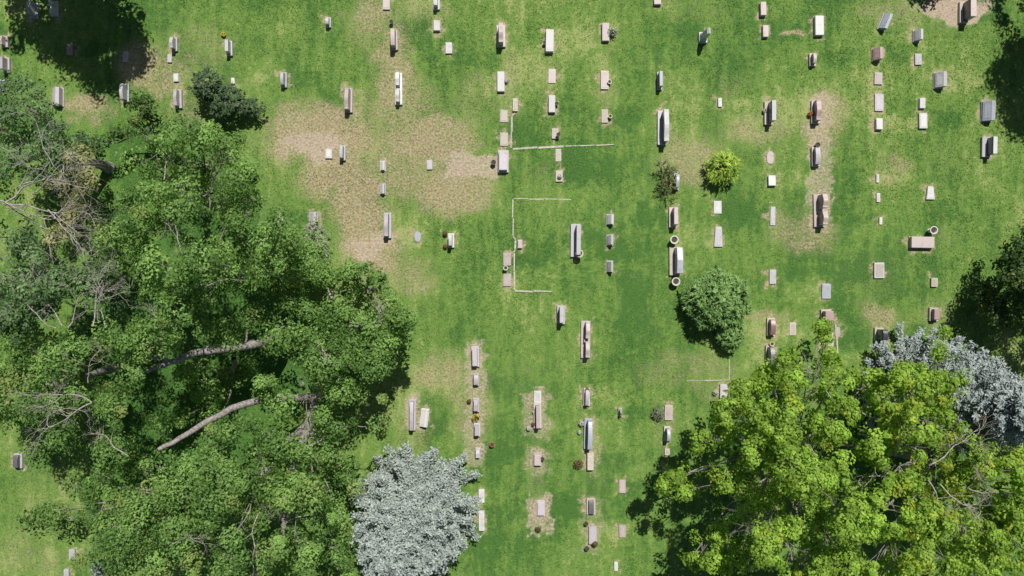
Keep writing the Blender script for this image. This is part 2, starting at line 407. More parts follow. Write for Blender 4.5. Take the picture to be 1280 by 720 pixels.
g('flat', 778, 608, 9, 18, 'pink', 'pink marker, upper of two in the open grass left of the maple shadow', h=.12)
g('flat', 778, 664, 9, 17, 'pink', 'pale pink marker, lower of two in the open grass left of the maple shadow', h=.12)
g('flat', 770, 708, 5, 12, 'white', 'tiny white marker near the bottom edge, lowest in its row')
# bottom left
g('upright', 20, 577, 11, 20, 'dark', 'grey headstone with pale rim alone on the grass at lower left', H=.4, t=.28, base='grey')
g('flat', 90, 693, 8, 14, 'grey', 'pale marker at the leaf edge near the bottom left corner', h=.14)
g('flat', 83, 716, 7, 10, 'grey', 'pale marker cut by the bottom edge at lower left', h=.14)
GROUP = 'graves in rows on the cemetery lawn'

# vases, pots, urns and flowers: (kind, x, y, size m, colour, height it stands at, label)
V = [
 ('urn', 842, 300, .26, 'white', .0, 'white stone urn above the large bluish monument'),
 ('urn', 844, 352, .26, 'white', .0, 'white stone urn below the large bluish monument'),
 ('urn', 724, 317, .24, 'tan', .2, 'tan urn on the lower end of the very long headstone in the square plot'),
 ('urn', 1165, 288, .25, 'white', .0, 'white urn beside the wide pink slab laid crosswise'),
 ('urn', 733, 426, .13, 'white', .2, 'white vase between the two tablets of the long pink double headstone'),
 ('urn', 1022, 181, .16, 'dark', .0, 'dark vase above the lilac headstone on the dirt strip'),
 ('urn', 698, 168, .13, 'dark', .12, 'dark vase on the small pale marker above the long white kerb'),
 ('urn', 696, 129, .12, 'dark', .0, 'dark vase at the right of the white raised slab'),
 ('urn', 762, 102, .13, 'white', .0, 'small white vase at the right of the middle pink slab'),
 ('urn', 763, 145, .13, 'tan', .0, 'small tan vase beside the lowest pale slab of three'),
 ('urn', 617, 203, .16, 'dark', .0, 'dark vase on bare soil left of the broad lilac monument'),
 ('urn', 489, 27, .13, 'dark', .0, 'dark vase between the two uppermost pinkish stones of their row'),
 ('urn', 632, 335, .15, 'white', .1, 'white vase between the two slabs outside the square plot'),
 ('urn', 678, 574, .13, 'dark', .0, 'dark vase at the right of the pink headstone below the flowery one'),
 ('urn', 615, 556, .15, 'red', .0, 'dark red vase alone in the grass right of the worn strip'),
 ('urn', 733, 655, .13, 'dark', .0, 'dark vase between the dark grey headstone and the lilac slab'),
 ('urn', 734, 686, .14, 'dark', .0, 'dark vase at the lower left of the lilac slab near the bottom'),
 ('urn', 965, 430, .15, 'tan', .0, 'tan urn between the two headstones by the maple edge'),
 ('urn', 681, 53, .12, 'dark', .0, 'dark vase at the left of the long white raised slab near the top'),
 ('flowers', 633, 100, .22, 'white', .0, 'green and white bouquet beside the long white raised marker'),
 ('flowers', 586, 502, .24, 'brown', .0, 'brown pot of flowers left of a lilac headstone on the worn strip'),
 ('flowers', 595, 522, .42, 'gold', .0, 'golden plant between two lilac headstones on the worn strip'),
 ('flowers', 723, 580, .50, 'red', .0, 'red and green flower pot beside the pale narrow slab'),
 ('flowers', 727, 530, .30, 'white', .0, 'white flowers left of the long bluish headstone'),
 ('flowers', 725, 541, .22, 'white', .0, 'small white bunch below the white flowers by the long bluish headstone'),
 ('flowers', 661, 536, .26, 'white', .0, 'pale bunch of flowers at the lower left of the flowery pinkish headstone'),
 ('flowers', 667, 531, .22, 'red', .0, 'mixed flowers close to the left side of the flowery pinkish headstone'),
 ('flowers', 668, 516, .20, 'white', .0, 'small bunch at the upper left of the flowery pinkish headstone'),
 ('flowers', 673, 662, .32, 'brown', .0, 'dark pot with withered flowers on the bare patch near the bottom'),
 ('flowers', 744, 681, .28, 'brown', .16, 'withered bunch on the lower end of the lilac slab near the bottom'),
 ('flowers', 895, 491, .30, 'white', .0, 'white flowers left of the lilac slab beside the maple'),
 ('flowers', 1014, 142, .30, 'orange', .0, 'orange flower pot left of the rose brown headstone'),
 ('flowers', 957, 138, .26, 'white', .0, 'grey-white flowers left of the dark-faced headstone'),
 ('flowers', 734, 488, .28, 'brown', .0, 'dry twigs in a pot at the top of the small lilac headstone'),
 ('flowers', 556, 292, .26, 'brown', .0, 'straggly plant at the upper left of the white headstone below the dry patch'),
 ('flowers', 556, 308, .24, 'brown', .0, 'straggly plant at the lower left of the white headstone below the dry patch'),
 ('flowers', 278, 42, .24, 'gold', .0, 'yellowish plant above the lone grey headstone at upper left'),
 ('flowers', 766, 40, .55, 'white', .0, 'leafy potted plant with white blooms beside the pink raised slab'),
 ('flowers', 700, 220, .22, 'white', .12, 'dark and white ornament bunch on the pale base between the kerbs'),
]

# kerbs: label, list of plan points
K = [
 ('long pale concrete kerb running right from the broad lilac monument', [(641, 186.5), (672, 184.8), (705, 183)], .16),
 ('thin weathered end of the long kerb sinking into the grass', [(706, 182.6), (745, 181.8), (768, 181)], .08),
 ('short upright kerb linking the pale block to the long kerb', [(644, 141.5), (639.5, 145), (639, 185)], .12),
 ('square plot kerb with an open right side around the very long headstone', [(714, 249), (680, 248.5), (641.5, 248.5), (641.5, 296), (645, 300), (644, 312), (642.5, 316), (643, 363.5), (690, 364.5)], .10),
 ('faint kerb corner in the grass left of the maple', [(858, 476.5), (880, 476), (912, 475), (912, 449)], .07),
 ('thin kerb along the concrete strip below the dark brown square headstone', [(1044, 405), (1045.5, 425), (1047, 448)], .1),
]
# ------------------------------------------------------------------ the lawn
# worn and dry areas of the turf, plan ellipses: x, y, rx, ry, amount
DRY = [(400,170,80,42,.55),(365,150,45,30,.45),(545,175,75,38,.5),(575,235,65,40,.55),(500,205,60,60,.35),(450,255,38,65,.5),
 (465,312,45,32,.55),(420,212,50,38,.5),(600,130,50,45,.32),(490,80,30,75,.5),(500,130,60,40,.35),(470,40,40,40,.35),(465,15,32,32,.45),(525,20,60,25,.3),(178,82,30,36,.5),
 (112,132,34,22,.55),(250,60,55,45,.25),(510,340,40,30,.28),(865,200,45,35,.32),(1002,290,50,28,.36),(950,165,45,18,.28),
 (950,395,45,12,.4),(1125,205,22,20,.4),(548,470,40,28,.35),(662,215,26,30,.4),(690,240,20,12,.25),(860,465,75,28,.3),(1030,150,30,45,.42),
 (1180,300,30,20,.2),(1190,200,50,40,.15),(870,10,60,30,.25),(640,115,16,60,.35),(690,110,10,60,.3),(757,110,10,60,.25),(1105,205,18,26,.3),
 (992,43,17,6,.85),(1100,400,30,20,.35),(1165,393,25,25,.3),(690,440,60,60,.15),(745,600,20,80,.25),(673,600,18,60,.3),(60,620,60,60,.25),
 (40,700,60,40,.3),(510,560,30,80,.2),(590,500,30,60,.25),(830,540,20,50,.3),(900,480,40,20,.25),(1150,20,110,25,.3),(930,100,40,20,.2),
 (245,120,40,60,.2),(205,95,35,30,.35)]
BARE = [(392,178,50,27,.72),(362,150,24,18,.4),(466,306,38,24,.72),(452,272,14,34,.35),(1188,6,56,21,1.0),(1027,262,17,28,.5),
 (560,238,50,28,.18),(545,170,50,25,.15),(170,90,12,24,.45),(105,128,26,14,.3),(514,520,16,30,.65),(1103,412,15,10,.45),(1160,210,8,8,.2),
 (1047,415,7,10,.5),(465,8,20,12,.3)]
BARE_R = [(1011,120,1038,286,.62),(583,428,605,585,.6),(656,488,686,545,.58),(661,620,688,668,.66),(728,620,752,690,.5),(658,560,686,592,.55),
 (560,193,622,218,.72),(724,398,742,455,.45),(485,30,502,130,.35),(621,25,640,60,.35),(1028,388,1046,445,.42),(662,560,682,640,.22),
 (620,100,640,240,.3),(474,262,494,300,.3),(838,268,856,352,.3),(729,525,748,592,.5),(826,506,844,600,.3),(958,396,974,465,.35),
 (764,500,784,530,.35),(430,108,447,140,.45),(216,105,226,136,.5),(352,86,366,108,.4)]
LUSH_SHADE = [(250,440,170,190,.45),(180,250,110,90,.35),(1010,560,90,90,.35),(1150,570,90,80,.35),(430,110,60,40,.15),(580,75,60,40,.2),(600,330,70,60,.22),(560,400,50,60,.2),(720,210,80,25,.2),(790,310,40,60,.18),(780,470,80,30,.12),  # leading large ellipses darken turf under tree crowns, painting in deeper shade
 (1060,220,50,60,.2),(1080,330,90,40,.2),(650,160,20,20,.1),(900,60,120,40,.1),(1050,40,60,50,.15),(810,560,40,60,.22),(1120,360,60,20,.2),
 (540,520,20,40,.1),(700,330,50,40,.05),(390,235,40,25,.2),(520,240,20,30,.1),(25,620,40,50,.05),(1130,60,60,60,-.05),(1220,250,50,60,.0),
 (930,170,60,60,.08),(1060,390,40,40,.25),(300,40,60,50,-.05),(90,140,30,14,-.05)]

def turf_masks(X, Y):
    PX = X * PPM + 640; PY = 360 - Y * PPM
    wx = (fbm(X * .9, Y * .9, 3) - .5) * 34; wy = (fbm(X * .9 + 40, Y * .9 + 9, 5) - .5) * 34
    QX = PX + wx; QY = PY + wy
    def ell(L, X_, Y_):
        v = np.zeros_like(PX)
        for (cx, cy, rx, ry, a) in L:
            d = np.sqrt(((X_ - cx) / rx) ** 2 + ((Y_ - cy) / ry) ** 2)
            s = np.clip((1.25 - d) / .7, 0, 1)
            v = np.where(abs(a * s) > abs(v), a * s, v)
        return v
    dry = ell(DRY, QX, QY) * 1.25 + (fbm(X * .13, Y * .13, 11) - .45) * .7
    bare = ell(BARE, QX, QY)
    hx_ = (fbm(X * 3.1, Y * 3.1, 51) - .5) * 24; hy_ = (fbm(X * 3.1 + 9, Y * 3.1, 53) - .5) * 24
    sx = PX + wx * .25 + hx_; sy = PY + wy * .25 + hy_
    for (x0, y0, x1, y1, a) in BARE_R:
        dx = np.maximum(np.maximum(x0 - sx, sx - x1), 0); dy = np.maximum(np.maximum(y0 - sy, sy - y1), 0)
        s = np.clip(1 - np.sqrt(dx * dx + dy * dy) / 11, 0, 1) ** 1.3
        bare = np.maximum(bare, a * .97 * s)
    for (kind, x, y, w, l, c, lab, o) in G:           # trimmed edge round each stone
        p = W(x, y, .3); cx = p.x * PPM + 640; cy = 360 - p.y * PPM
        dx = np.maximum(np.abs(sx - cx) - w / 2, 0); dy = np.maximum(np.abs(sy - cy) - l / 2, 0)
        s = np.clip(1 - np.sqrt(dx * dx + dy * dy) / 4.5, 0, 1)
        dry = np.maximum(dry, .62 * s); bare = np.maximum(bare, .50 * s)
    lush_shade = .5 + ell(LUSH_SHADE, QX, QY) + (fbm(X * .22, Y * .22, 21) - .5) * .85 + (fbm(X * .8, Y * .3, 31) - .5) * .55
    for i, (kind, x, y, w, l, c, lab, o) in enumerate(G):   # old grave plots settled beside the stones
        side = 1 if (i * 7) % 3 else -1
        x0 = x + side * (w / 2 + 22); am = (((i * 37) % 11) / 10 - .45) * .5
        d = np.maximum(np.abs(sx - x0) / 23, np.abs(sy - y) / (l * .5 + 2))
        lush_shade = lush_shade + am * np.clip((1.12 - d) / .24, 0, 1)
    lush_shade = lush_shade + .045 * np.sin(PX * 2 * math.pi / 23.0 + wx * .25 + 3 * fbm(X * .1, Y * .1, 61))      # mower passes
    return dry, bare, lush_shade

def axis(half, step, far):
    core = np.arange(-half, half + step / 2, step)
    out = []; d = half; s = step * 4
    while d < far:
        d += s; s *= 1.6; out.append(d)
    out = np.array(out)
    return np.concatenate([-out[::-1], core, out])
ax = axis(34.0, .15, 900.0); ay = axis(20.0, .15, 900.0)
GX, GY = np.meshgrid(ax, ay, indexing='ij')
gz = (fbm(GX * 2.1, GY * 2.1, 41) - .5) * .05 + (fbm(GX * .15, GY * .15, 43) - .5) * .05
dry, bare, lush_shade = turf_masks(GX, GY)
gz = gz - np.clip(bare, 0, 1) * .015
nx, ny = GX.shape
idx = np.arange(nx * ny).reshape(nx, ny)
quads = np.stack([idx[:-1, :-1], idx[1:, :-1], idx[1:, 1:], idx[:-1, 1:]], -1).reshape(-1)
gme = np_mesh('lawn', np.stack([GX, GY, gz], -1).reshape(-1, 3), quads, 4)
for nm, v in (('dry', dry), ('bare', bare), ('lush_shade', lush_shade)): float_attr(gme, nm, v.reshape(-1))
ground = mesh_obj('lawn', gme, TURF, smooth=True); ground['kind'] = 'structure'

# short grass blades in tufts over the lawn, thinner where the turf is worn
rs = np.random.RandomState(7)
nb = 230000
bx = rs.uniform(-33.5, 33.5, nb); by = rs.uniform(-19.5, 19.5, nb)
d_, b_, l_ = turf_masks(bx, by)
keep = rs.rand(nb) > np.clip(b_ * 1.9 + np.clip(d_, 0, 1) * .35, 0, .97)
inst = np.ones(nb, bool)
for (kind, x, y, w, l, c, lab, o) in G:
    p = W(x, y, .1)
    inst &= ~((np.abs(bx - p.x) < w / 40 + .03) & (np.abs(by - p.y) < l / 40 + .03))
keep &= inst
bx, by, d_, b_, l_ = bx[keep], by[keep], d_[keep], b_[keep], l_[keep]
n = len(bx)
an = rs.uniform(0, 2 * math.pi, n); ln = rs.uniform(.05, .12, n); wd = rs.uniform(.018, .04, n); hh = rs.uniform(.03, .075, n)
ca, sa = np.cos(an), np.sin(an)
z0 = np.full(n, -.01)
P = np.empty((n, 3, 3))
P[:, 0] = np.stack([bx - sa * wd, by + ca * wd, z0], -1)
P[:, 1] = np.stack([bx + sa * wd, by - ca * wd, z0], -1)
P[:, 2] = np.stack([bx + ca * ln, by + sa * ln, hh], -1)
bme = np_mesh('grass', P.reshape(-1, 3), np.arange(n * 3), 3)
jit = rs.normal(0, .16, n)
for nm, v in (('dry', d_ + jit * .6), ('bare', b_ * .4), ('lush_shade', l_ + jit)): float_attr(bme, nm, np.repeat(v, 3))
gr = mesh_obj('grass', bme, TURF); gr['kind'] = 'stuff'
tag(gr, 'short mown green grass blades covering the lawn', 'grass')

# ------------------------------------------------------------------ stones
RNG = random.Random(3)
def box_bm(w, l, z0, z1, bev=.015, taper=0.0, wob=.0, cx=0.0, cy=0.0):
    bm = bmesh.new()
    vs = []
    for z in (z0, z1):
        for (sx, sy) in ((-1, -1), (1, -1), (1, 1), (-1, 1)):
            k = 1 - taper * (sy > 0)
            vs.append(bm.verts.new((cx + sx * w / 2 * k + RNG.uniform(-wob, wob), cy + sy * l / 2 + RNG.uniform(-wob, wob), z)))
    for f in ((3, 2, 1, 0), (4, 5, 6, 7), (0, 1, 5, 4), (1, 2, 6, 5), (2, 3, 7, 6), (3, 0, 4, 7)):
        bm.faces.new([vs[i] for i in f])
    if bev: bmesh.ops.bevel(bm, geom=list(bm.edges), offset=bev, segments=2, profile=.6, affect='EDGES')
    return bm

def oval_bm(w, l, z0, z1, n=24):
    bm = bmesh.new()
    top = []; mid = []; bot = []
    for i in range(n):
        a = 2 * math.pi * i / n
        c, s = math.cos(a), math.sin(a)
        c = math.copysign(abs(c) ** .75, c); s = math.copysign(abs(s) ** .75, s)
        bot.append(bm.verts.new((c * w / 2, s * l / 2, z0)))
        mid.append(bm.verts.new((c * w / 2, s * l / 2, z1 - .015)))
        top.append(bm.verts.new((c * (w / 2 - .015), s * (l / 2 - .015), z1)))
    for i in range(n):
        j = (i + 1) % n
        bm.faces.new((bot[i], bot[j], mid[j], mid[i])); bm.faces.new((mid[i], mid[j], top[j], top[i]))
    bm.faces.new(top)
    return bm

def prism_bm(prof, a0, a1, axis='x', bev=.012):
    """profile polygon extruded along x (profile in y,z) or along y (profile in x,z)"""
    bm = bmesh.new()
    def v(a, p): return bm.verts.new((a, p[0], p[1]) if axis == 'x' else (p[0], a, p[1]))
    A = [v(a0, p) for p in prof]; B = [v(a1, p) for p in prof]
    bm.faces.new(A); bm.faces.new(B[::-1])
    for i in range(len(prof)):
        j = (i + 1) % len(prof)
        bm.faces.new((A[i], B[i], B[j], A[j]))
    bmesh.ops.recalc_face_normals(bm, faces=bm.faces)
    if bev:
        bmesh.ops.bevel(bm, geom=[e for e in bm.edges if e.calc_face_angle(0) > .5], offset=bev, segments=2, profile=.6, affect='EDGES')
    return bm

def top_profile(l, z0, z1, top):
    h = l / 2
    if top == 'flat': return [(-h, z0), (h, z0), (h, z1 - .03), (h - .03, z1), (-h + .03, z1), (-h, z1 - .03)]
    pts = [(-h, z0), (h, z0)]
    n = 10
    for i in range(n + 1):
        t = i / n; y = h - t * l
        u = abs(2 * t - 1)
        if top == 'serp': z = z1 - .16 * (z1 - z0) * (0.5 - 0.5 * math.cos(math.pi * min(1, u * 1.15)))
        elif top == 'round': z = z1 - .22 * (z1 - z0) * u * u
        elif top == 'peak': z = z1 - .16 * (z1 - z0) * u
        else: z = z1 - .10 * (z1 - z0) * u * u
        pts.append((y, z))
    return pts

def tablet(root, x0, x1, yc, l, z0, z1, top, mat, cap=None, face=None):
    prof = [(p[0] + yc, p[1]) for p in top_profile(l, z0, z1 - (.05 if cap else 0), top)]
    t = bm_obj('tablet', prism_bm(prof, x0, x1, 'x', .018), mat, root)
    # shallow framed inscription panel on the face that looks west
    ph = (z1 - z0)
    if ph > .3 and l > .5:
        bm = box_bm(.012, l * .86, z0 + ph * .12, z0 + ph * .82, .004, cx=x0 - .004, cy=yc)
        bm_obj('inscription_panel', bm, face or (STONE['shaded_face'] if mat is not STONE['white'] else mat), t)
    if cap:
        up = [(p[0], p[1] + .002) for p in prof[2:]]
        q = up + [(p[0], p[1] + .055) for p in up[::-1]]
        bm_obj('cap', prism_bm(q, x0 - .02, x1 + .03, 'x', .008), cap, root)
    return t

def make_grave(kind, x, y, w, l, c, label, o):
    w = w / PPM * .90; l = l / PPM * .93
    o = dict(o)
    if 'H' in o and kind != 'slant': o['H'] *= (1.22 if o['H'] < .78 else 1.1) if o['H'] > .35 else 1.0
    hh = o.get('H', o.get('h', .12))
    rz = math.radians(o.get('rz', RNG.uniform(-1.2, 1.2)))
    name = {'flat': 'grave_marker', 'slant': 'slant_marker', 'upright': 'headstone', 'double': 'double_headstone', 'pillar': 'pillar_monument'}[kind]
    p = W(x, y, hh * .75)
    root = empty(name, (p.x, p.y, 0), rz)
    root.rotation_euler = (math.radians(RNG.gauss(0, 1.1)), math.radians(RNG.gauss(0, 1.1)), rz)
    cat = {'flat': 'grave marker', 'slant': 'grave marker', 'upright': 'headstone', 'double': 'headstone', 'pillar': 'monument'}[kind]
    tag(root, label, cat, GROUP)
    m = STONE[c]; mb = STONE[o.get('base', c)]
    if kind == 'flat':
        h = o.get('h', .12)
        if o.get('oval'):
            bm_obj('slab', oval_bm(w, l, -.1, h), m, root)
        elif h >= .2:
            bm_obj('base', box_bm(w, l, -.1, .07, .012, wob=.004), STONE['conc'], root)
            bm_obj('slab', box_bm(w - .05, l - .05, .071, h, .03, wob=.004), m, root)
        else:
            s = bm_obj('slab', box_bm(w, l, -.1, h, .018, o.get('taper', 0), .006), m, root)
            bm_obj('inscription_panel', box_bm(max(.12, w - .16), max(.18, l - .2), h - .01, h + .012, .006), STONE['conc' if o.get('rim') else c], s)
    elif kind == 'slant':
        H = o.get('H', .5)
        bm_obj('base', box_bm(w, l, -.1, .09, .012, wob=.004), mb, root)
        bw = w - .08; bl = l - .1
        prof = [(-bw / 2, .0905), (bw / 2, .0905), (bw / 2, H), (bw * .12, H), (-bw / 2, .2)]
        b = bm_obj('slant_block', prism_bm(prof, -bl / 2, bl / 2, 'y', .012), m, root)
        dx, dz = bw * .62, H - .2
        sl = math.hypot(dx, dz); nxn, nzn = -dz / sl, dx / sl
        a = .2; e = .8
        q = []
        for t in (a, e): q.append((-bw / 2 + dx * t - nxn * .01, .2 + dz * t - nzn * .01))
        for t in (e, a): q.append((-bw / 2 + dx * t + nxn * .01, .2 + dz * t + nzn * .01))
        bm_obj('inscription_panel', prism_bm(q, -bl * .36, bl * .36, 'y', 0), m, b)
    elif kind == 'upright':
        H = o.get('H', .6); t = o.get('t', .2); dx = o.get('dx', 0) * w
        bz = min(.2, H * .35)
        t = min(t, w - .08)
        bm_obj('base', box_bm(w, l, -.1, bz, .02, wob=.004), mb, root)
        top = o.get('top', RNG.choice(['serp', 'oval', 'flat', 'round']))
        dx = min(dx, (w - t) / 2 - .02)
        cap = o.get('cap')
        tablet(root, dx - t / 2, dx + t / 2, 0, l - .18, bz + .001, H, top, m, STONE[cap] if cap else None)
    elif kind == 'double':
        H = o.get('H', .55); t = o.get('t', .2); dx = min(o.get('dx', 0) * w, (w - t) / 2 - .03)
        bm_obj('base', box_bm(w, l, -.1, .15, .02, wob=.004), mb, root)
        tl = (l - .36) / 2
        for s in (1, -1):
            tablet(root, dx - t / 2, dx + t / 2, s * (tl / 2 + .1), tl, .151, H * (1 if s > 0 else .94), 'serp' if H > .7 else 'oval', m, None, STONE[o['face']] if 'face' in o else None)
    elif kind == 'pillar':
        H = o.get('H', 1.4)
        bm_obj('base', box_bm(w * 1.15, l, -.1, .22, .02), mb, root)
        bm_obj('plinth', box_bm(w * .85, l * .72, .221, .5, .03), m, root)
        bm = bmesh.new()
        bm.free()
        lo, hi = w * .7, w * .5
        prof = [(-lo / 2, .501), (lo / 2, .501), (hi / 2, H - .16), (0, H), (-hi / 2, H - .16)]
        bm_obj('shaft', prism_bm(prof, -l * .28, l * .28, 'y', .02), m, root)
    return root
for a in G: make_grave(*a)

# ------------------------------------------------------------------ kerbs
for (label, pts, wd) in K:
    r0 = W(*pts[0]); root = empty('plot_kerb', r0)
    tag(root, label, 'kerb')
    for a, b in zip(pts[:-1], pts[1:]):
        A = W(*a) - r0; B = W(*b) - r0
        d = B - A; L = d.length; n_ = max(1, int(round(L / 1.2)))
        ang = math.atan2(d.y, d.x)
        for i in range(n_):                        # cast lengths laid end to end, some sunk into the turf
            q = A + d * ((i + .5) / n_) + Vector((RNG.gauss(0, .012), RNG.gauss(0, .012), 0))
            s = bm_obj('kerb_length', box_bm(L / n_ - RNG.uniform(.01, .06), wd * RNG.uniform(.7, 1.1), -.12, RNG.uniform(.015, .06), .012, wob=.015), STONE['kerb'], root, q)
            s.rotation_euler = (RNG.gauss(0, .01), RNG.gauss(0, .008), ang + RNG.uniform(-.025, .025))

# ------------------------------------------------------------------ urns and flowers
VC = {'white': (.52, .50, .46), 'tan': (.52, .46, .30), 'dark': (.05, .04, .045), 'red': (.26, .06, .07), 'brown': (.16, .09, .04), 'gold': (.62, .44, .06), 'orange': (.40, .14, .05)}
VM = {k: plain_mat(k + '_glaze_or_petal', c, .55) for k, c in VC.items()}
SOIL = plain_mat('potting_soil', (.06, .045, .03), .95)
STEM = leaf_mat('flower_leaf', (.03, .07, .015), (.09, .16, .04), .2)
PETALS = {k: leaf_mat(k + '_petal', tuple(x * .6 for x in c), c, .2) for k, c in VC.items()}
def lathe(prof, n=20):
    bm = bmesh.new(); rings = []
    for (r, z) in prof:
        rings.append([bm.verts.new((r * math.cos(2 * math.pi * i / n), r * math.sin(2 * math.pi * i / n), z)) for i in range(n)])
    for a, b in zip(rings[:-1], rings[1:]):
        for i in range(n): bm.faces.new((a[i], a[(i + 1) % n], b[(i + 1) % n], b[i]))
    bm.faces.new(rings[0][::-1]); bm.faces.new(rings[-1])
    return bm
def quad_cloud(name, c, s, asp, nrm, rng, tint, mat, parent, old=None, loc=None, along=None):
    """diamond leaves: centres c (n,3), sizes s (n), normals nrm (n,3)"""
    n = len(c)
    nrm = nrm / np.maximum(np.linalg.norm(nrm, axis=1, keepdims=True), 1e-6)
    t = rng.normal(size=(n, 3)) if along is None else along
    t = t - nrm * np.sum(t * nrm, 1, keepdims=True); t /= np.maximum(np.linalg.norm(t, axis=1, keepdims=True), 1e-6)
    b = np.cross(nrm, t)
    s = s[:, None]
    P = np.stack([c - t * s, c + b * s * asp, c + t * s, c - b * s * asp], 1)
    me = np_mesh(name, P.reshape(-1, 3), np.arange(4 * n), 4)
    float_attr(me, 'tint', np.repeat(np.clip(tint, 0, 1), 4))
    if old is not None: float_attr(me, 'old', np.repeat(np.clip(old, 0, 1), 4))
    return mesh_obj(name, me, mat, parent, loc)
nr = np.random.RandomState(5)
for (kind, x, y, size, c, z, label) in V:
    p = W(x, y, z + .3)
    if kind == 'urn':
        r = size; root = empty('stone_urn' if size > .2 else 'flower_vase', (p.x, p.y, z))
        tag(root, label, 'urn' if size > .2 else 'vase')
        hgt = r * 2.2
        bm_obj('bowl', lathe([(r * .6, -.06 if z == 0 else .001), (r * .6, .05), (r * .3, .1), (r * .3, hgt * .3), (r * .75, hgt * .55), (r * .95, hgt * .9), (r, hgt), (r * .78, hgt), (r * .66, hgt * .84), (r * .1, hgt * .8)]), VM[c], root, smooth=False)
        bm_obj('soil', lathe([(r * .05, hgt * .805), (r * .64, hgt * .845), (r * .1, hgt * .87)], 14), SOIL, root)
    else:
        R = size / 2 * 1.15; root = empty('flower_pot' if size > .3 else 'flower_bunch', (p.x, p.y, z))
        tag(root, label, 'flowers')
        pot = R * .5
        bm_obj('pot', lathe([(pot * .7, -.03 if z == 0 else .001), (pot, R * .7), (pot * 1.1, R * .7), (pot * 1.1, R * .85), (pot * .8, R * .85), (pot * .7, R * .7)], 14), VM['dark' if c in ('white', 'brown') else 'brown'], root)
        nl = 70
        d = nr.normal(size=(nl, 3)); d[:, 2] = np.abs(d[:, 2]) * .8; d /= np.linalg.norm(d, axis=1, keepdims=True)
        cen = d * R * nr.uniform(.5, 1, (nl, 1)) + np.array([0, 0, R * .9])
        quad_cloud('leaves', cen, nr.uniform(.035, .07, nl), .45, d + np.array([0, 0, .7]) + nr.normal(0, .4, (nl, 3)), nr, nr.rand(nl), STEM, root)
        nf = 45
        d = nr.normal(size=(nf, 3)); d[:, 2] = np.abs(d[:, 2]); d /= np.linalg.norm(d, axis=1, keepdims=True)
        cen = d * R * nr.uniform(.85, 1.1, (nf, 1)) + np.array([0, 0, R * .98])
        quad_cloud('blooms', cen, nr.uniform(.03, .055, nf), .8, d + np.array([0, 0, .8]), nr, nr.rand(nf), PETALS[c], root)

# fallen leaves and clippings scattered over the turf
nl = 1200
lx = nr.uniform(-33, 33, nl); ly = nr.uniform(-19, 19, nl)
half = nl // 2
lx[:half] = nr.normal(-18, 7, half); ly[:half] = nr.normal(-2, 8, half)
lit = quad_cloud('fallen_leaves', np.stack([lx, ly, nr.uniform(.03, .06, nl)], -1), nr.uniform(.02, .05, nl), .6, np.array([0, 0, 1.]) + nr.normal(0, .25, (nl, 3)), nr, nr.rand(nl),
                 leaf_mat('dry_leaf_litter', (.16, .10, .05), (.50, .44, .28), .1), None)
lit['kind'] = 'stuff'; tag(lit, 'dry fallen leaves scattered over the mown grass', 'leaves')
# ------------------------------------------------------------------ trees
def tube_arrays(paths, sides=6):
    """paths: list of (points (n,3), radii (n)); returns verts, quad indices"""
    V_, F_ = [], []; off = 0
    for pts, rad in paths:
        pts = np.asarray(pts, float); n = len(pts)
        d = np.gradient(pts, axis=0); d /= np.maximum(np.linalg.norm(d, axis=1, keepdims=True), 1e-6)
        ref = np.where(np.abs(d[:, 2:3]) > .9, np.array([[1., 0, 0]]), np.array([[0, 0, 1.]]))
        u = np.cross(d, ref); u /= np.maximum(np.linalg.norm(u, axis=1, keepdims=True), 1e-6); v = np.cross(d, u)
        a = np.arange(sides) / sides * 2 * math.pi
        ring = pts[:, None] + (u[:, None] * np.cos(a)[None, :, None] + v[:, None] * np.sin(a)[None, :, None]) * np.asarray(rad)[:, None, None]
        V_.append(ring.reshape(-1, 3))
        i = np.arange(n - 1)[:, None] * sides; j = np.arange(sides)[None]; j2 = (j + 1) % sides
        F_.append((np.stack([i + j, i + j2, i + sides + j2, i + sides + j], -1) + off).reshape(-1)); off += n * sides
    return np.concatenate(V_), np.concatenate(F_)

def tubes(name, paths, mat, parent, sides=6, origin=None):
    v, f = tube_arrays(paths, sides)
    if origin is not None: v = v - np.array(origin)
    return mesh_obj(name, np_mesh(name, v, f, 4), mat, parent, smooth=True)

def curve_pts(P, rng, n=10, wob=.12):
    """smooth wandering path through waypoints (Catmull-Rom)"""
    P = [np.array(p, float) for p in P]
    if len(P) == 2: P = [P[0], P[0] * .5 + P[1] * .5 + rng.normal(0, wob * 2, 3), P[1]]
    Q = [2 * P[0] - P[1]] + P + [2 * P[-1] - P[-2]]
    out = []
    m = max(3, n // (len(P) - 1))
    for i in range(1, len(Q) - 2):
        for k in range(m):
            t = k / m
            a, b, c, d = Q[i - 1], Q[i], Q[i + 1], Q[i + 2]
            out.append(.5 * ((2 * b) + (c - a) * t + (2 * a - 5 * b + 4 * c - d) * t * t + (3 * b - a - 3 * c + d) * t ** 3))
    out.append(P[-1])
    out = np.array(out)
    out[1:-1] += rng.normal(0, wob * .4, (len(out) - 2, 3))
    return out

def bare_spray(rng, start, direction, length, rad, depth, out):
    """leafless forking branches"""
    n = 6
    p = np.array(start, float); d = np.array(direction, float); d /= np.linalg.norm(d)
    pts = [p.copy()]; dirs = []
    for i in range(n):
        d = d + rng.normal(0, .22, 3); d /= np.linalg.norm(d)
        p = p + d * length / n; pts.append(p.copy()); dirs.append(d.copy())
    out.append((pts, np.linspace(rad, rad * .45, n + 1)))
    if depth > 0:
        for k in range(rng.randint(3, 6)):
            i = rng.randint(2, n)
            nd = dirs[i] + rng.normal(0, .55, 3)
            bare_spray(rng, pts[i + 1], nd, length * rng.uniform(.45, .7), rad * .5, depth - 1, out)

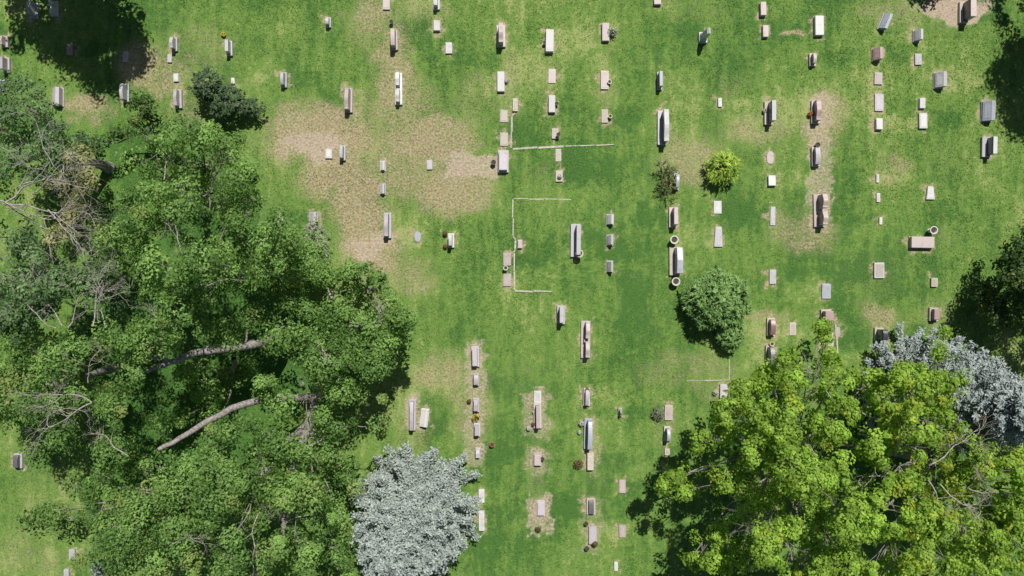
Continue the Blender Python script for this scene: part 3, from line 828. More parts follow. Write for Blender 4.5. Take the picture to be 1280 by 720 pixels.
# open hollows of the crowns where one looks down into the shade: plan ellipses
HOLLOW = [(100,322,26,13),(107,250,15,9),(345,380,32,24),(300,450,42,22),(270,500,42,28),(215,522,26,22),(170,600,27,14),(268,568,13,17),(315,690,10,28),(180,388,15,9),
 (117,505,8,26),(405,592,22,10),(480,478,14,14),(205,290,22,14),(275,255,18,20),(280,295,16,14),(60,405,20,12),(120,395,14,14),(330,520,10,8),(360,350,12,10),(245,440,20,10),(150,545,16,8),
 (110,475,10,16),(30,440,18,8),(395,580,14,10),(440,470,12,8),
 (900,575,28,15),(893,635,34,20),(1075,490,18,9),(1188,560,26,11),(1240,610,16,9),(1072,585,13,14),(1000,640,11,11),(985,690,16,12),(1030,565,11,11),(1165,525,14,9),(1040,640,9,14),(930,525,12,10),
 (1115,625,12,10),(1010,505,12,8),(1085,690,10,12),(960,585,10,12),(1140,560,10,8),(975,500,10,8),(1100,600,8,14)]
def broadleaf(name, label, base, lobes, mat, seed, trunk_r=.35, clump_r=.5, leaf=.11, per=70, dens=1.0, trunk=None, limbs=(),
              sprays=(), bark=None, flat=.9, asp=.55, cat='tree', fork=.35, gap_s=.8, gap_t=.30, under=True, pit=.41, twigs=True, yellow=0.05, low=-.35):
    """base: plan point of the foot; lobes: (plan x, plan y, plan radius, height) of each foliage mass"""
    rng = np.random.RandomState(seed)
    bark = bark or BARK
    b0 = np.array(W(*base))
    root = empty(name, b0); tag(root, label, cat)
    L = []
    for (x, y, r, z) in lobes:
        z = z + rng.uniform(-.2, .2) * z; r = r * .88
        c = np.array(W(x, y, z)); R = r / PPM * (CAM_H - z) / CAM_H
        L.append((c, R))
    zt = np.mean([l[3] for l in lobes])
    if trunk is None:
        mid = np.mean([c for c, R in L], axis=0)
        top = b0 * .55 + mid * .45; top[2] = zt * .62
        trunk = [b0 + np.array([0, 0, -.2]), b0 * .8 + top * .2 + np.array([0, 0, zt * .12]), top]
    else:
        trunk = [np.array(W(*p)) for p in trunk]
    tp = curve_pts(trunk, rng, 14, .06)
    tr = np.linspace(trunk_r, trunk_r * .45, len(tp)); tr[0] *= 1.35
    tubes('trunk', [(tp, tr)], bark, root, 12, b0)
    nodes = [(p, r) for p, r in zip(tp[int(len(tp) * fork):], tr[int(len(tp) * fork):])]
    for path in limbs:
        pp = curve_pts([np.array(W(*q[:3])) for q in path], rng, 14, .1)
        r0 = path[0][3] if len(path[0]) > 3 else .2
        rr = np.linspace(r0, r0 * .45, len(pp))
        tubes('limb', [(pp, rr)], bark, root, 10, b0)
        nodes += list(zip(pp, rr))
    C, CR, U, DL = [], [], [], []
    tw = []
    for (c, R) in L:
        cand = [q for q in nodes if q[0][2] < c[2] + .5] or nodes
        q = min(cand, key=lambda q: np.linalg.norm(q[0] - c))
        foot = c - np.array([0, 0, R * flat * .45])
        if np.linalg.norm(q[0] - foot) > .6:
            m_ = q[0] * .5 + foot * .5 + np.array([0, 0, -.2]) + rng.normal(0, .2, 3)
            pp = curve_pts([q[0], m_, foot], rng, 8, .1)
            rr = np.linspace(min(q[1] * .8, .04 + R * .035), .02 + R * .01, len(pp))
            tubes('limb', [(pp, rr)], bark, root, 7, b0)
            mids = list(zip(pp, rr))
        else: mids = [(foot, .05)]
        n = max(5, int(dens * 5.0 * R * R / (clump_r * clump_r) * .62))
        d = rng.normal(size=(n * 3, 3)); d /= np.linalg.norm(d, axis=1, keepdims=True)
        d = d[d[:, 2] > low][:n]
        # uneven outline: the radius of the mass follows a lumpy direction noise
        lump = 1 + .20 * np.sin(d[:, 0] * 3.1 + seed) * np.sin(d[:, 1] * 4.3 + c[0]) + rng.uniform(-.16, .14, len(d))
        rad = R * lump * rng.uniform(.55, 1.0, len(d)) ** .5
        cc = c + d * rad[:, None] * np.array([1, 1, flat])
        k_ = CAM_H / (CAM_H - cc[:, 2]) * PPM
        gap = vnoise(cc[:, 0] * gap_s + seed * 3.1 + 60, cc[:, 1] * gap_s + cc[:, 2] * .25 + 60, 77)
        ok = gap > gap_t
        if pit: ok &= fbm(cc[:, 0] * k_ / PPM * .42 + 90, cc[:, 1] * k_ / PPM * .42 + 90, 83, 2) > pit
        hx, hy = 640 + cc[:, 0] * k_, 360 - cc[:, 1] * k_
        for (ex, ey, er, es) in HOLLOW:
            ok &= (((hx - ex) / er) ** 2 + ((hy - ey) / es) ** 2 > 1.45) | (cc[:, 2] < 4.0)
        cc = cc[ok]
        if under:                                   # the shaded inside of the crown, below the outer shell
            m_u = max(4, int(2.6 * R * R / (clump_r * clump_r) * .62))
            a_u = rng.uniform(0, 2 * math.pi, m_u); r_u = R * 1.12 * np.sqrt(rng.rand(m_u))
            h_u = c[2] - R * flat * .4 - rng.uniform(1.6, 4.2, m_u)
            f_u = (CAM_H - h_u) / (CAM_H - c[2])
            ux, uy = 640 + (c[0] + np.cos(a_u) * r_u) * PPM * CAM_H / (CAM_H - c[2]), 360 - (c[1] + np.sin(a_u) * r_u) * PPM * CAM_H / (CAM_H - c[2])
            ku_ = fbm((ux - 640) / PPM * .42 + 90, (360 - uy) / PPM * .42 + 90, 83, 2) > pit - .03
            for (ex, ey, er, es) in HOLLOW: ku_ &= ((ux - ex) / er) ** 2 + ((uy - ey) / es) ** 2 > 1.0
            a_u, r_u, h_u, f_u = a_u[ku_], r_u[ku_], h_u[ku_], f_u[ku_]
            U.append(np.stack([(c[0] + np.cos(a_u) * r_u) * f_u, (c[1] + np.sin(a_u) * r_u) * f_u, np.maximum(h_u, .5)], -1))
        if len(mids) > 3:                            # leafy side shoots along the outer half of the limb
            for (q_, r_) in mids[int(len(mids) * .45):]:
                if rng.rand() < .8: cc = np.vstack([cc, (q_ + rng.normal(0, .22, 3) + np.array([0, 0, .3]))[None]])
        if len(cc) == 0: continue
        C.append(cc); DL.append((cc - c) / R); CR.append(clump_r * rng.uniform(.5, 1.4, len(cc)))
        if twigs:
            for k in range(0, len(cc), 2):
                s = mids[rng.randint(int(len(mids) * .7), len(mids))]
                e = cc[k]; m_ = s[0] * .45 + e * .55 + rng.normal(0, .12, 3)
                tw.append((np.array([s[0], m_, e]), np.array([max(.018, s[1] * .45), .018, .007])))
    C = np.concatenate(C); CR = np.concatenate(CR); DL = np.concatenate(DL)
    C[:, 2] = np.maximum(C[:, 2], .25)
    if tw: tubes('twigs', tw, bark, root, 4, b0)['kind'] = 'stuff'
    sp = []
    for (x, y, z, dx, dy, ln, dep) in sprays:
        bare_spray(rng, W(x, y, z + 1.0), (dx, -dy, .15), ln, .022 + ln * .007, 3, sp)
    if sp: tubes('bare_branches', sp, BARK_PALE, root, 5, b0)['kind'] = 'stuff'
    n = len(C) * per
    k = np.repeat(np.arange(len(C)), per)
    d = rng.normal(size=(n, 3)); d /= np.linalg.norm(d, axis=1, keepdims=True)
    r = CR[k] * rng.rand(n) ** .33
    pos = C[k] + d * r[:, None] * np.array([1, 1, .78])
    nrm = d * .75 + DL[k] * .55 + np.array([.05, .15, .40]) + rng.normal(0, .28, (n, 3))
    tint = .45 + rng.normal(0, .24, len(C))[k] + rng.normal(0, .18, n) + d[:, 2] * .05
    old = (rng.rand(len(C)) < yellow)[k] * rng.uniform(.2, .7, n)
    if U:
        U = np.concatenate(U); pu = max(24, per // 3); nu = len(U) * pu
        ku = np.repeat(np.arange(len(U)), pu)
        du = rng.normal(size=(nu, 3)); du /= np.linalg.norm(du, axis=1, keepdims=True)
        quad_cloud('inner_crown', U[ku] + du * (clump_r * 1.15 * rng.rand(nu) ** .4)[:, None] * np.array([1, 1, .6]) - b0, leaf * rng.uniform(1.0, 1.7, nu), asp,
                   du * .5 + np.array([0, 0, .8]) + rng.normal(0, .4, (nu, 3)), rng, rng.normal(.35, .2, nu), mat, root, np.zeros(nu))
    pos = pos - b0
    quad_cloud('crown', pos, leaf * rng.uniform(.65, 1.3, n), asp, nrm, rng, tint, mat, root, old)
    return root

def spruce(name, label, base, H, R0, mat, seed, cat='spruce', top=None):
    rng = np.random.RandomState(seed)
    b0 = np.array(W(*base)); root = empty(name, b0); tag(root, label, cat)
    tubes('trunk', [(np.array([[0, 0, -.2], [0.02, 0, H * .5], [0, 0, H]]), np.array([.24, .15, .02]))], BARK_DARK, root, 10)
    pos, nrm, al, sz, tint = [], [], [], [], []
    limbs = []
    z = .5; w = 0
    while z < H * .985:
        f = 1 - z / H
        R = R0 * f ** .72
        nbr = int(7 + R * 3.6)
        for k in range(nbr):
            az = 2 * math.pi * (k + rng.uniform(-.35, .35)) / nbr + w * 1.7
            Lb = R * rng.uniform(.82, 1.02) + .12
            if rng.rand() < .06 or vnoise(np.array([az * 2.2 + 50]), np.array([z * .75 + seed]), 5)[0] < .24: continue
            if rng.rand() < .14: Lb *= rng.uniform(.45, .75)
            sl = rng.uniform(-.22, .10) + .35 * (1 - f)
            dirx, diry = math.cos(az), math.sin(az)
            m = max(3, int(Lb / .09))
            s = np.linspace(.12, 1, m)
            zz = z + sl * Lb * s + .16 * Lb * s * s - .12 * Lb * np.sin(s * math.pi) + rng.normal(0, .03)
            ax_ = np.stack([dirx * Lb * s, diry * Lb * s, zz], -1)
            limbs.append((np.array([[0, 0, z], ax_[m // 2], ax_[-1]]), np.array([.035, .02, .006])))
            for side in (-1, 0, 1):
                tl = (np.clip(.42 * (1 - s) + .24, 0, .6) if side else np.full(m, .16)) * min(1, .45 + Lb / 3)
                da = az + side * rng.uniform(.6, 1.0, m)
                tdir = np.stack([np.cos(da), np.sin(da), rng.uniform(-.05, .38, m)], -1)
                if side == 0: tdir[:, 2] = rng.uniform(.3, .9, m)
                for q in range(4 if side else 1):
                    frac = (q + .6) / 4
                    c = ax_ + tdir * (tl * frac)[:, None] + rng.normal(0, .05, (m, 3))
                    pos.append(c); al.append(tdir + rng.normal(0, .6, (m, 3)))
                    nrm.append(np.stack([rng.normal(0, .5, m) + dirx * .25, rng.normal(0, .5, m) + diry * .25, np.ones(m)], -1))
                    sz.append(rng.uniform(.06, .115, m)); tint.append(.30 + .35 * s + rng.normal(0, .2, m))
        z += rng.uniform(.40, .66) * (.5 + .5 * f); w += 1
    tubes('branches', limbs, BARK_DARK, root, 4)
    quad_cloud('needles', np.concatenate(pos), np.concatenate(sz), .46, np.concatenate(nrm), rng, np.concatenate(tint), mat, root, along=np.concatenate(al))
    return root

def spiky_bush(name, label, base, blobs, mat, seed, leaf=.16, asp=.28, n_tuft=400, per=9, cat='shrub', spread=.6, bark=None, up=.35, stems=True):
    """shrub of radiating shoots; blobs: (dx, dy, dz, radius, height scale) in metres from the foot"""
    rng = np.random.RandomState(seed)
    b0 = np.array(W(*base)); root = empty(name, b0); tag(root, label, cat)
    pos, nrm, al, sz, tint = [], [], [], [], []; st = []
    for (dx, dy, dz, R, hs) in blobs:
        c = np.array([dx, dy, dz])
        nt_ = int(n_tuft * R * R)
        d = rng.normal(size=(nt_ * 2, 3)); d /= np.linalg.norm(d, axis=1, keepdims=True); d = d[d[:, 2] > -.25][:nt_]
        lump = 1 + .22 * np.sin(d[:, 0] * 6 + seed) * np.sin(d[:, 1] * 5 + d[:, 2] * 4) + rng.uniform(-.22, .16, len(d))
        lump = np.where(rng.rand(len(d)) < .06, lump * 1.15, lump)
        p = c + d * (R * lump * rng.uniform(.45, 1, len(d)) ** .4)[:, None] * np.array([1, 1, hs])
        p[:, 2] = np.maximum(p[:, 2], .05)
        tt = rng.normal(.45, .2, len(d)) + .25 * np.sin(d[:, 0] * 9 + 1) * np.sin(d[:, 1] * 8)
        for q in range(per):
            a = d + np.array([0, 0, up]) + rng.normal(0, spread, d.shape)
            a /= np.linalg.norm(a, axis=1, keepdims=True)
            s = leaf * rng.uniform(.6, 1.2, len(d))
            pos.append(p + a * s[:, None]); al.append(a); sz.append(s)
            nrm.append(np.array([0, 0, 1.]) + d * .5 + rng.normal(0, .45, d.shape)); tint.append(tt + rng.normal(0, .15, len(d)))
        for k in range(0, len(d), max(1, len(d) // 40)):
            st.append((np.array([[dx * .5, dy * .5, 0.0], c * .6 + p[k] * .3, p[k]]), np.array([.03, .02, .008])))
    if stems: tubes('stems', st, bark or BARK_DARK, root, 5)
    quad_cloud('crown', np.concatenate(pos), np.concatenate(sz), asp, np.concatenate(nrm), rng, np.concatenate(tint), mat, root, along=np.concatenate(al))
    return root

LM = {
 'ash': leaf_mat('blue_green_leaves', (.055, .115, .040), (.235, .360, .145), .36, old=(.34, .34, .14)),
 'elm': leaf_mat('fresh_green_leaves', (.070, .150, .032), (.300, .475, .130), .42, old=(.34, .38, .12)),
 'mid': leaf_mat('mid_green_leaves', (.066, .144, .032), (.280, .445, .122), .4, old=(.32, .34, .11)),
 'dark': leaf_mat('dark_green_leaves', (.024, .058, .014), (.100, .170, .042), .2, old=(.22, .25, .08)),
 'olive': leaf_mat('olive_yellow_leaves', (.13, .15, .045), (.36, .36, .16), .25, old=(.40, .37, .19)),
 'maple': leaf_mat('yellow_green_leaves', (.135, .230, .026), (.420, .615, .105), .46, old=(.52, .54, .07)),
 'spruce': leaf_mat('silver_blue_needles', (.115, .155, .140), (.42, .47, .43), .06, .6),
 'spruce2': leaf_mat('slate_blue_needles', (.115, .15, .145), (.39, .44, .425), .06, .6),
 'juniper': leaf_mat('juniper_green', (.065, .140, .030), (.255, .410, .130), .12, .6),
 'lime': leaf_mat('lime_shrub_leaves', (.15, .26, .03), (.46, .60, .10), .25, .5),
 'yucca': leaf_mat('dark_spiky_leaves', (.022, .042, .014), (.19, .23, .07), .1, .5),
 'jdark': leaf_mat('dark_juniper_green', (.030, .060, .025), (.110, .170, .075), .1, .6),
 'silver': leaf_mat('silver_twig_leaves', (.18, .20, .13), (.46, .48, .36), .15, .6),
 'purple': leaf_mat('dark_purple_leaves', (.014, .009, .008), (.04, .022, .018), .15, .5),
}

# trees beyond the frame whose shade lies on the lawn
broadleaf('shade_tree', 'broad tree beyond the top left edge whose shadow darkens the lawn', (120, -66),
          [(70, -100, 68, 8), (25, -95, 54, 7), (0, -125, 50, 8), (110, -128, 44, 8), (-30, -110, 40, 7), (40, -160, 60, 9), (60, -82, 36, 6), (118, -95, 24, 7), (15, -75, 24, 6), (95, -68, 22, 6)], LM['mid'], 101, clump_r=.6, per=60, dens=1.3, leaf=.14, low=-.8, gap_t=.2)
broadleaf('shade_tree', 'broad tree beyond the right edge whose shadow falls across the grave rows', (1350, 5),
          [(1474, -50, 72, 8), (1530, 20, 80, 8), (1452, 0, 48, 7), (1490, -105, 80, 9), (1560, -30, 80, 8), (1470, -20, 50, 6), (1480, 30, 40, 7), (1442, -105, 62, 8), (1436, -55, 58, 8), (1432, -165, 58, 8), (1450, 5, 46, 8)], LM['dark'], 102, clump_r=.6, dens=1.6, gap_t=.1, per=60, leaf=.13, low=-.8)

# the grove on the left
broadleaf('ash_tree', 'blue-green broadleaf tree in the upper left corner below the shaded stones', (136, 209),
          [(22, 125, 36, 7), (60, 152, 20, 6), (20, 175, 44, 9), (75, 190, 38, 8), (30, 225, 30, 8), (105, 175, 22, 6), (-20, 150, 40, 8), (-20, 220, 40, 8)], LM['ash'], 1, clump_r=.60, per=130, leaf=.09)
broadleaf('small_dark_tree', 'small dark green tree above the grove, right of the narrow grey headstone', (196, 166),
          [(182, 141, 22, 4), (196, 154, 16, 3), (168, 155, 17, 3.5), (140, 168, 20, 3), (118, 180, 15, 2.5)], LM['dark'], 2, trunk_r=.16, clump_r=.36, per=70, leaf=.09)
broadleaf('sparse_olive_tree', 'half bare tree at the left edge with pale branches and olive leaves', (100, 262),
          [(98, 200, 22, 9), (110, 225, 16, 9), (105, 258, 15, 9), (92, 282, 20, 9), (70, 300, 16, 9), (60, 225, 14, 8)], LM['olive'], 3, clump_r=.33, per=38, leaf=.085, dens=.9,
          sprays=[(4, 255, 8.5, 1, -.35, 4.2, 2), (4, 255, 8.5, 1, .1, 4.0, 2), (10, 258, 8.5, 1, .55, 3.6, 2), (40, 243, 8.8, 1, -.7, 2.8, 2), (60, 262, 8.6, 1, .9, 2.4, 2), (-5, 250, 8.4, 1, -.1, 3, 2), (20, 235, 8.4, .8, -.9, 2, 2)], yellow=.3)
broadleaf('large_elm', 'large fresh green tree at the centre of the grove with grey branches showing', (304, 272),
          [(160, 195, 34, 10), (205, 180, 30, 10), (248, 180, 28, 9), (285, 185, 26, 8), (175, 235, 30, 11), (222, 225, 34, 12), (300, 215, 24, 9), (155, 300, 34, 10), (130, 325, 24, 9),
           (225, 262, 24, 11), (300, 265, 26, 8), (250, 205, 24, 11), (165, 270, 26, 10), (128, 290, 20, 8), (215, 160, 20, 8), (175, 165, 20, 8)], LM['elm'], 4, trunk_r=.45, clump_r=.62, per=150, leaf=.085,
          sprays=[(262, 262, 7, .2, -1, 2.2, 2), (275, 300, 6, .4, -.9, 2.4, 2), (200, 300, 8, .5, -.8, 2.2, 2), (180, 292, 8, .9, -.5, 2.2, 2), (290, 300, 6, .9, -.4, 2.0, 2), (205, 225, 9.5, .1, -1, 1.5, 2), (228, 318, 10, -.3, -1, 1.6, 2)])
broadleaf('round_elm', 'dense fresh green tree right of the large one, its shade hollow below', (372, 345),
          [(300, 300, 34, 10), (345, 296, 30, 9), (335, 335, 32, 9), (255, 325, 34, 11), (205, 335, 34, 11), (375, 325, 26, 7), (290, 350, 28, 10), (240, 362, 26, 10), (190, 365, 26, 10), (392, 318, 16, 5), (400, 345, 18, 5), (365, 300, 18, 7), (385, 390, 20, 6), (350, 370, 22, 7)],
          LM['elm'], 5, trunk_r=.4, clump_r=.62, per=150, leaf=.085)
broadleaf('young_tree', 'small dark leafy tree at the right edge of the grove below the bare soil', (468, 362),
          [(443, 343, 20, 5), (425, 340, 11, 4), (470, 350, 12, 4), (447, 368, 18, 4), (430, 365, 12, 4.5), (488, 372, 12, 4), (462, 378, 14, 4)], LM['mid'], 6, trunk_r=.15, clump_r=.30, per=60, leaf=.09)
broadleaf('grove_edge_tree', 'fresh green tree with a pale leaning trunk at the right side of the grove', (405, 474),
          [(480, 392, 20, 6), (455, 405, 26, 6), (495, 408, 18, 6.2), (480, 430, 16, 6), (507, 396, 12, 6), (470, 445, 16, 6.5), (420, 395, 22, 6.5), (400, 418, 30, 7), (445, 432, 30, 7), (405, 450, 32, 8), (358, 420, 26, 8), (465, 462, 18, 6), (430, 490, 26, 7), (472, 498, 20, 6),
           (335, 495, 32, 9), (300, 530, 26, 9), (318, 560, 28, 9), (420, 530, 30, 7.5), (452, 535, 24, 6), (418, 575, 32, 8), (305, 595, 30, 10), (400, 612, 28, 9), (437, 600, 20, 6), (395, 650, 28, 8),
           (340, 680, 36, 9), (300, 650, 24, 9), (385, 695, 36, 8), (430, 660, 18, 5), (378, 562, 15, 9.5), (352, 618, 17, 10.5), (372, 600, 10, 10), (345, 560, 16, 10), (330, 720, 40, 9), (420, 715, 24, 6)], LM['elm'], 7, trunk_r=.36, clump_r=.60, per=150, leaf=.085,
          trunk=[(408, 470, -.2), (398, 490, 2.2), (386, 530, 5.0), (368, 585, 7.8), (352, 645, 8.6)],
          limbs=[[(396, 496, 2.8, .24), (352, 498, 5.2), (305, 506, 7), (262, 525, 8), (225, 548, 8.6), (198, 562, 9)], [(398, 490, 2.5, .22), (405, 470, 5, .2), (415, 455, 7.4, .2)], [(386, 528, 5, .22), (352, 560, 7.6, .2), (325, 600, 9, .2)], [(415, 405, 6, .12), (470, 407, 6.2), (488, 395, 6.4)], [(352, 640, 8.5, .2), (356, 655, 8.8), (352, 670, 9)]],
          sprays=[(315, 590, 8, .1, 1, 2.4, 2), (325, 640, 8, -.5, 1, 2.2, 2), (385, 520, 5.5, -.2, -1, 1.6, 2), (395, 640, 8, -.8, .6, 1.6, 2), (470, 408, 6.2, .8, -.5, 1.2, 2)])
broadleaf('left_edge_tree', 'mid green tree at the left edge below the half bare olive tree', (150, 352),
          [(12, 300, 30, 8), (28, 342, 36, 9), (72, 352, 24, 9), (112, 358, 22, 10), (18, 392, 32, 9), (150, 372, 26, 10), (40, 300, 20, 8), (-15, 350, 36, 8), (55, 385, 14, 9), (130, 335, 16, 9)],
          LM['ash'], 8, clump_r=.60, per=130, leaf=.09,
          sprays=[(78, 408, 9, -.4, -1, 2.4, 2), (85, 410, 9, .3, -1, 2.2, 2), (116, 408, 9.5, .1, -1, 2.4, 3), (122, 400, 9.5, .7, -.7, 1.8, 2), (70, 410, 9, -.9, -.6, 2.4, 2), (132, 410, 9, .1, -1, 1.4, 2)])
broadleaf('lower_left_tree', 'mid green tree filling the left edge above the open grass', (160, 455),
          [(40, 462, 36, 8), (75, 448, 28, 9), (18, 505, 34, 8), (58, 520, 30, 8), (110, 425, 34, 10), (145, 488, 30, 10), (148, 515, 24, 10), (95, 492, 16, 9), (38, 550, 22, 6), (25, 430, 28, 8), (-15, 470, 34, 8), (70, 545, 16, 6)],
          LM['mid'], 9, clump_r=.62, per=150, leaf=.085,
          sprays=[(115, 503, 8, -1, -.5, 2.2, 2), (115, 503, 8, -1, .3, 2.4, 2), (110, 478, 8, .2, -1, 1.6, 2), (60, 520, 8, 1, -.2, 1.6, 2)])
broadleaf('hollow_tree', 'tree with thick bare limbs reaching left over the dark hollow of the grove', (352, 412),
          [(180, 440, 26, 10), (200, 418, 26, 11), (155, 425, 22, 10), (230, 395, 26, 11), (190, 398, 28, 11), (225, 470, 18, 7), (255, 410, 22, 9), (165, 462, 16, 9), (230, 500, 24, 3), (265, 480, 24, 3), (205, 535, 22, 3.5), (255, 545, 22, 3.5), (305, 470, 20, 3), (290, 410, 22, 6), (320, 390, 22, 6)],
          LM['elm'], 10, trunk_r=.4, clump_r=.62, per=140, leaf=.085,
          trunk=[(352, 412, -.2), (348, 420, 2.5), (330, 428, 4.5), (305, 432, 6)],
          limbs=[[(318, 430, 5.5, .26), (280, 436, 6.6), (248, 440, 7.4), (212, 452, 8.2), (165, 468, 9)], [(292, 448, 4, .15), (292, 465, 3), (291, 480, 1.0)], [(212, 452, 8.2, .12), (180, 442, 9), (168, 434, 9.6)]],
          sprays=[(188, 440, 9, .3, -1, 1.4, 2), (205, 446, 8.5, .2, -1, 1.2, 1)])
broadleaf('bottom_left_tree', 'wide fresh green tree along the bottom left, its edge over the open grass', (282, 596),
          [(125, 565, 28, 8), (152, 555, 24, 9), (182, 575, 22, 8), (112, 632, 26, 6), (78, 650, 20, 4), (150, 625, 30, 8), (190, 615, 32, 9), (230, 602, 32, 9), (268, 582, 30, 9), (155, 672, 36, 8), (112, 685, 32, 6), (218, 655, 34, 10),
           (258, 635, 34, 10), (285, 675, 34, 10), (240, 702, 38, 10), (180, 710, 32, 8), (110, 590, 18, 6), (60, 640, 10, 3), (290, 720, 34, 10), (130, 725, 34, 7), (275, 615, 26, 10), (90, 610, 12, 4)],
          LM['mid'], 11, trunk_r=.45, clump_r=.62, per=150, leaf=.085,
          sprays=[(160, 570, 8, -.5, -1, 1.6, 2), (305, 625, 8, .5, -.8, 2.0, 2), (215, 680, 10, .6, -.4, 1.4, 2)])

# right hand side
broadleaf('yellow_green_maple', 'big yellow-green maple at lower right, its dark shadow on the left', (985, 545),
          [(845, 597, 15, 6), (862, 618, 12, 6), (832, 605, 9, 5.5), (880, 552, 18, 7), (905, 540, 20, 7.5), (912, 515, 22, 7), (932, 485, 18, 6), (962, 470, 20, 7), (985, 450, 12, 6), (1037, 440, 9, 6), (1031, 424, 6, 6), (1028, 408, 5, 5.8), (1000, 480, 28, 8), (1050, 474, 24, 8), (1088, 478, 20, 8),
           (940, 560, 30, 9), (985, 530, 34, 10), (1045, 525, 34, 11), (905, 598, 18, 8), (950, 610, 32, 10), (1005, 590, 36, 12), (1060, 590, 36, 12.5), (925, 640, 18, 8), (895, 668, 12, 7), (865, 700, 12, 6), (895, 705, 20, 7), (930, 690, 22, 8.5), (965, 680, 30, 10),
           (1010, 655, 34, 11), (1065, 650, 34, 12), (1010, 712, 34, 10), (1060, 710, 36, 11), (1095, 560, 26, 11), (950, 520, 22, 8), (925, 575, 16, 8)],
          LM['maple'], 12, trunk_r=.5, clump_r=.36, per=75, leaf=.085, asp=.65, dens=1.25, pit=.27, gap_s=1.3, gap_t=.36,
          sprays=[(1040, 500, 8, -.5, -1, 1.6, 2), (1070, 510, 8, 1, .6, 2.4, 2), (1010, 700, 9, -.6, -.6, 2.6, 3), (990, 700, 9, -.4, -1, 2.2, 3), (1075, 615, 10, .5, -1, 1.6, 2), (1020, 610, 10, -.5, -1, 1.6, 2), (985, 500, 7, 1, .1, 1.6, 2)], fork=.3)
broadleaf('yellow_green_maple', 'second yellow-green maple in the bottom right corner beside the larger one', (1120, 560),
          [(1130, 474, 22, 8), (1165, 462, 16, 8), (1198, 482, 16, 8.5), (1110, 490, 28, 9), (1160, 490, 28, 9.5), (1105, 530, 28, 10), (1155, 535, 32, 11), (1195, 520, 20, 10), (1200, 565, 30, 11), (1130, 585, 34, 12), (1180, 600, 30, 12), (1235, 580, 30, 11), (1270, 555, 24, 10),
           (1110, 640, 34, 12), (1160, 650, 30, 12), (1215, 650, 34, 11), (1265, 620, 34, 11), (1235, 665, 28, 12), (1255, 645, 26, 11), (1110, 700, 36, 11), (1165, 705, 36, 11), (1220, 705, 36, 11), (1270, 680, 36, 10), (1290, 590, 30, 10), (1262, 588, 28, 11), (1280, 640, 28, 10), (1182, 416, 5, 8), (1172, 440, 9, 8)],
          LM['maple'], 13, trunk_r=.48, clump_r=.37, per=75, leaf=.085, asp=.65, dens=1.25, pit=.27, gap_s=1.3, gap_t=.36,
          sprays=[(1160, 600, 10, 1, .8, 2.2, 3), (1175, 605, 10, .7, 1, 2.0, 3), (1210, 610, 10, 1, .3, 1.8, 2), (1165, 580, 11, 1, -.7, 2.2, 2), (1110, 510, 9, .8, 1, 1.8, 2), (1180, 520, 9.5, .5, .8, 2, 3)], fork=.3, yellow=.15)
broadleaf('dark_tree', 'dark green tree at the right edge with a black shadow beside the blue spruce', (1268, 330),
          [(1330, 322, 60, 5), (1285, 345, 30, 4.5), (1258, 350, 16, 3.5), (1262, 322, 14, 4), (1290, 300, 22, 4.5), (1360, 360, 60, 5), (1250, 390, 22, 2.2), (1290, 395, 30, 4), (1225, 375, 12, 1.8)], LM['dark'], 14, trunk_r=.3, clump_r=.44, per=60, leaf=.10, yellow=.12, low=-.7)
spruce('blue_spruce', 'big silver blue spruce at the bottom, left of centre', (526, 626), 13.0, 4.15, LM['spruce'], 21)
spruce('blue_spruce', 'slate blue spruce behind the maple at the right edge', (1140, 486), 12.5, 4.15, LM['spruce2'], 22)
spiky_bush('round_juniper', 'round green juniper with a dark shadow right of the large bluish monument', (890, 378),
           [(-.1, .1, 1.7, 1.25, .95), (1.0, .7, 1.5, .75, 1.0), (-1.1, .5, 1.2, .75, .95), (.05, 1.25, 1.4, .72, .9), (-.7, -.75, 1.2, .75, .9), (.5, -.75, 1.3, .8, .9), (.85, -1.5, .9, .55, .9), (1.25, -.2, 1.1, .7, .9), (-1.35, -.1, 1.0, .55, .9), (-.55, 1.1, 1.2, .6, .9), (.7, -2.0, .6, .4, .9)], LM['juniper'], 31, leaf=.15, asp=.22, n_tuft=300, per=8, cat='juniper')
spiky_bush('small_juniper', 'small olive green juniper growing from the foot of the round juniper', (909, 418),
           [(0, 0, .7, .75, 1.1), (.1, .4, .6, .6, 1.0), (.05, -.45, .5, .55, 1.0)], LM['juniper'], 32, leaf=.12, asp=.24, n_tuft=330, per=8, cat='juniper')
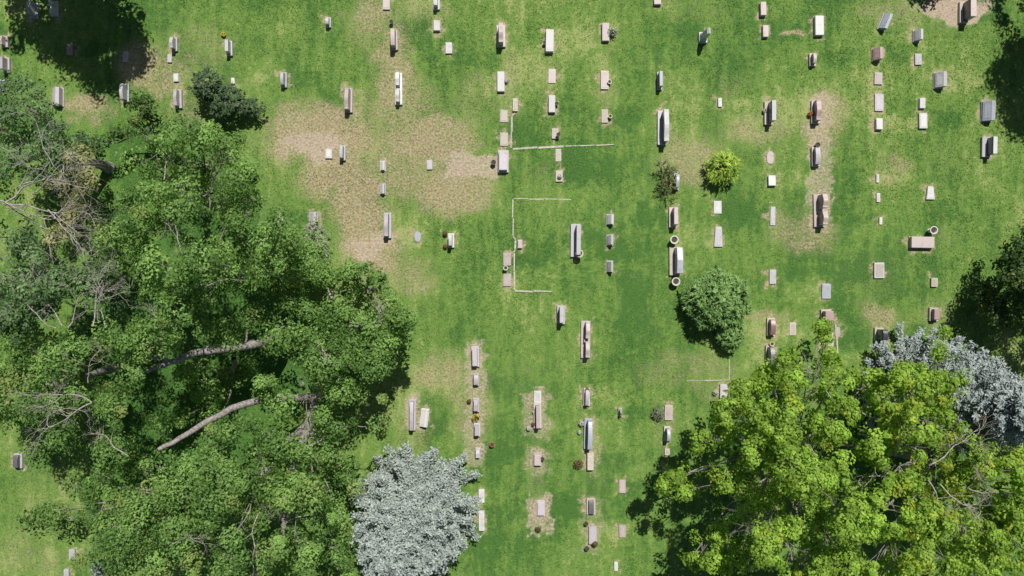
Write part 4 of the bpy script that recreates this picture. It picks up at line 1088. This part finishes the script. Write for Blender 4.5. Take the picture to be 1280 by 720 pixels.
spiky_bush('lime_shrub', 'bright yellow-green rosette shrub alone in the grass', (899, 213),
           [(0, 0, .55, .88, .9), (.1, .1, .9, .6, 1.0)], LM['lime'], 33, leaf=.20, asp=.16, n_tuft=170, per=7, spread=.35)
spiky_bush('spiky_shrub', 'dark spiky shrub half covering a bluish headstone', (832, 236),
           [(0, -.15, .3, .55, .8), (.1, .72, .5, .42, 1.0), (-.45, 1.35, .6, .25, 1.0), (-.2, 1.0, .5, .3, .9), (-.05, .3, .4, .35, .9)], LM['yucca'], 34, leaf=.24, asp=.10, n_tuft=75, per=6, spread=.4)
spiky_bush('sprawling_juniper', 'sprawling dark juniper with three crowns at upper left', (295, 135),
           [(-1.15, 1.05, 1.7, .80, .8), (-.75, .45, 1.5, .55, .8), (0, .15, 1.4, .82, .8), (.75, -.15, 1.1, .45, .85), (1.5, -.15, .9, .48, .85), (-.6, -.35, 1.2, .45, .8), (-1.5, .6, 1.4, .4, .8)], LM['jdark'], 35, leaf=.12, asp=.28, n_tuft=300, per=8, cat='juniper', bark=BARK_PALE)
spiky_bush('silver_shrub', 'silvery twiggy shrub below a wide pale marker at the grove edge', (397, 292),
           [(0, 0, .5, .75, .7), (.1, -.75, .5, .7, .7), (-.1, .3, .5, .5, .7), (.3, -1.4, .4, .5, .7)], LM['silver'], 36, leaf=.11, asp=.2, n_tuft=90, per=6, bark=BARK_PALE)
spiky_bush('purple_shrub', 'round dark purple shrub cut by the top edge above the bare soil', (1160, -24),
           [(0, 0, .7, 1.1, .8), (-.5, .1, .6, .8, .8), (.5, .1, .6, .8, .8)], LM['purple'], 37, leaf=.1, asp=.4, n_tuft=300, per=7)
spiky_bush('grey_bush', 'round grey-green bush left of a pinkish slab', (822, 517),
           [(0, 0, .2, .34, .9)], leaf_mat('grey_sage_leaves', (.09, .11, .07), (.24, .27, .18), .1), 38, leaf=.06, asp=.3, n_tuft=900, per=6)
spiky_bush('pale_blue_shrub', 'low pale blue-green shrub at the bottom edge under the grove', (130, 708),
           [(0, 0, .4, .55, .7), (.4, .1, .35, .4, .7)], LM['spruce'], 39, leaf=.09, asp=.3, n_tuft=300, per=6)
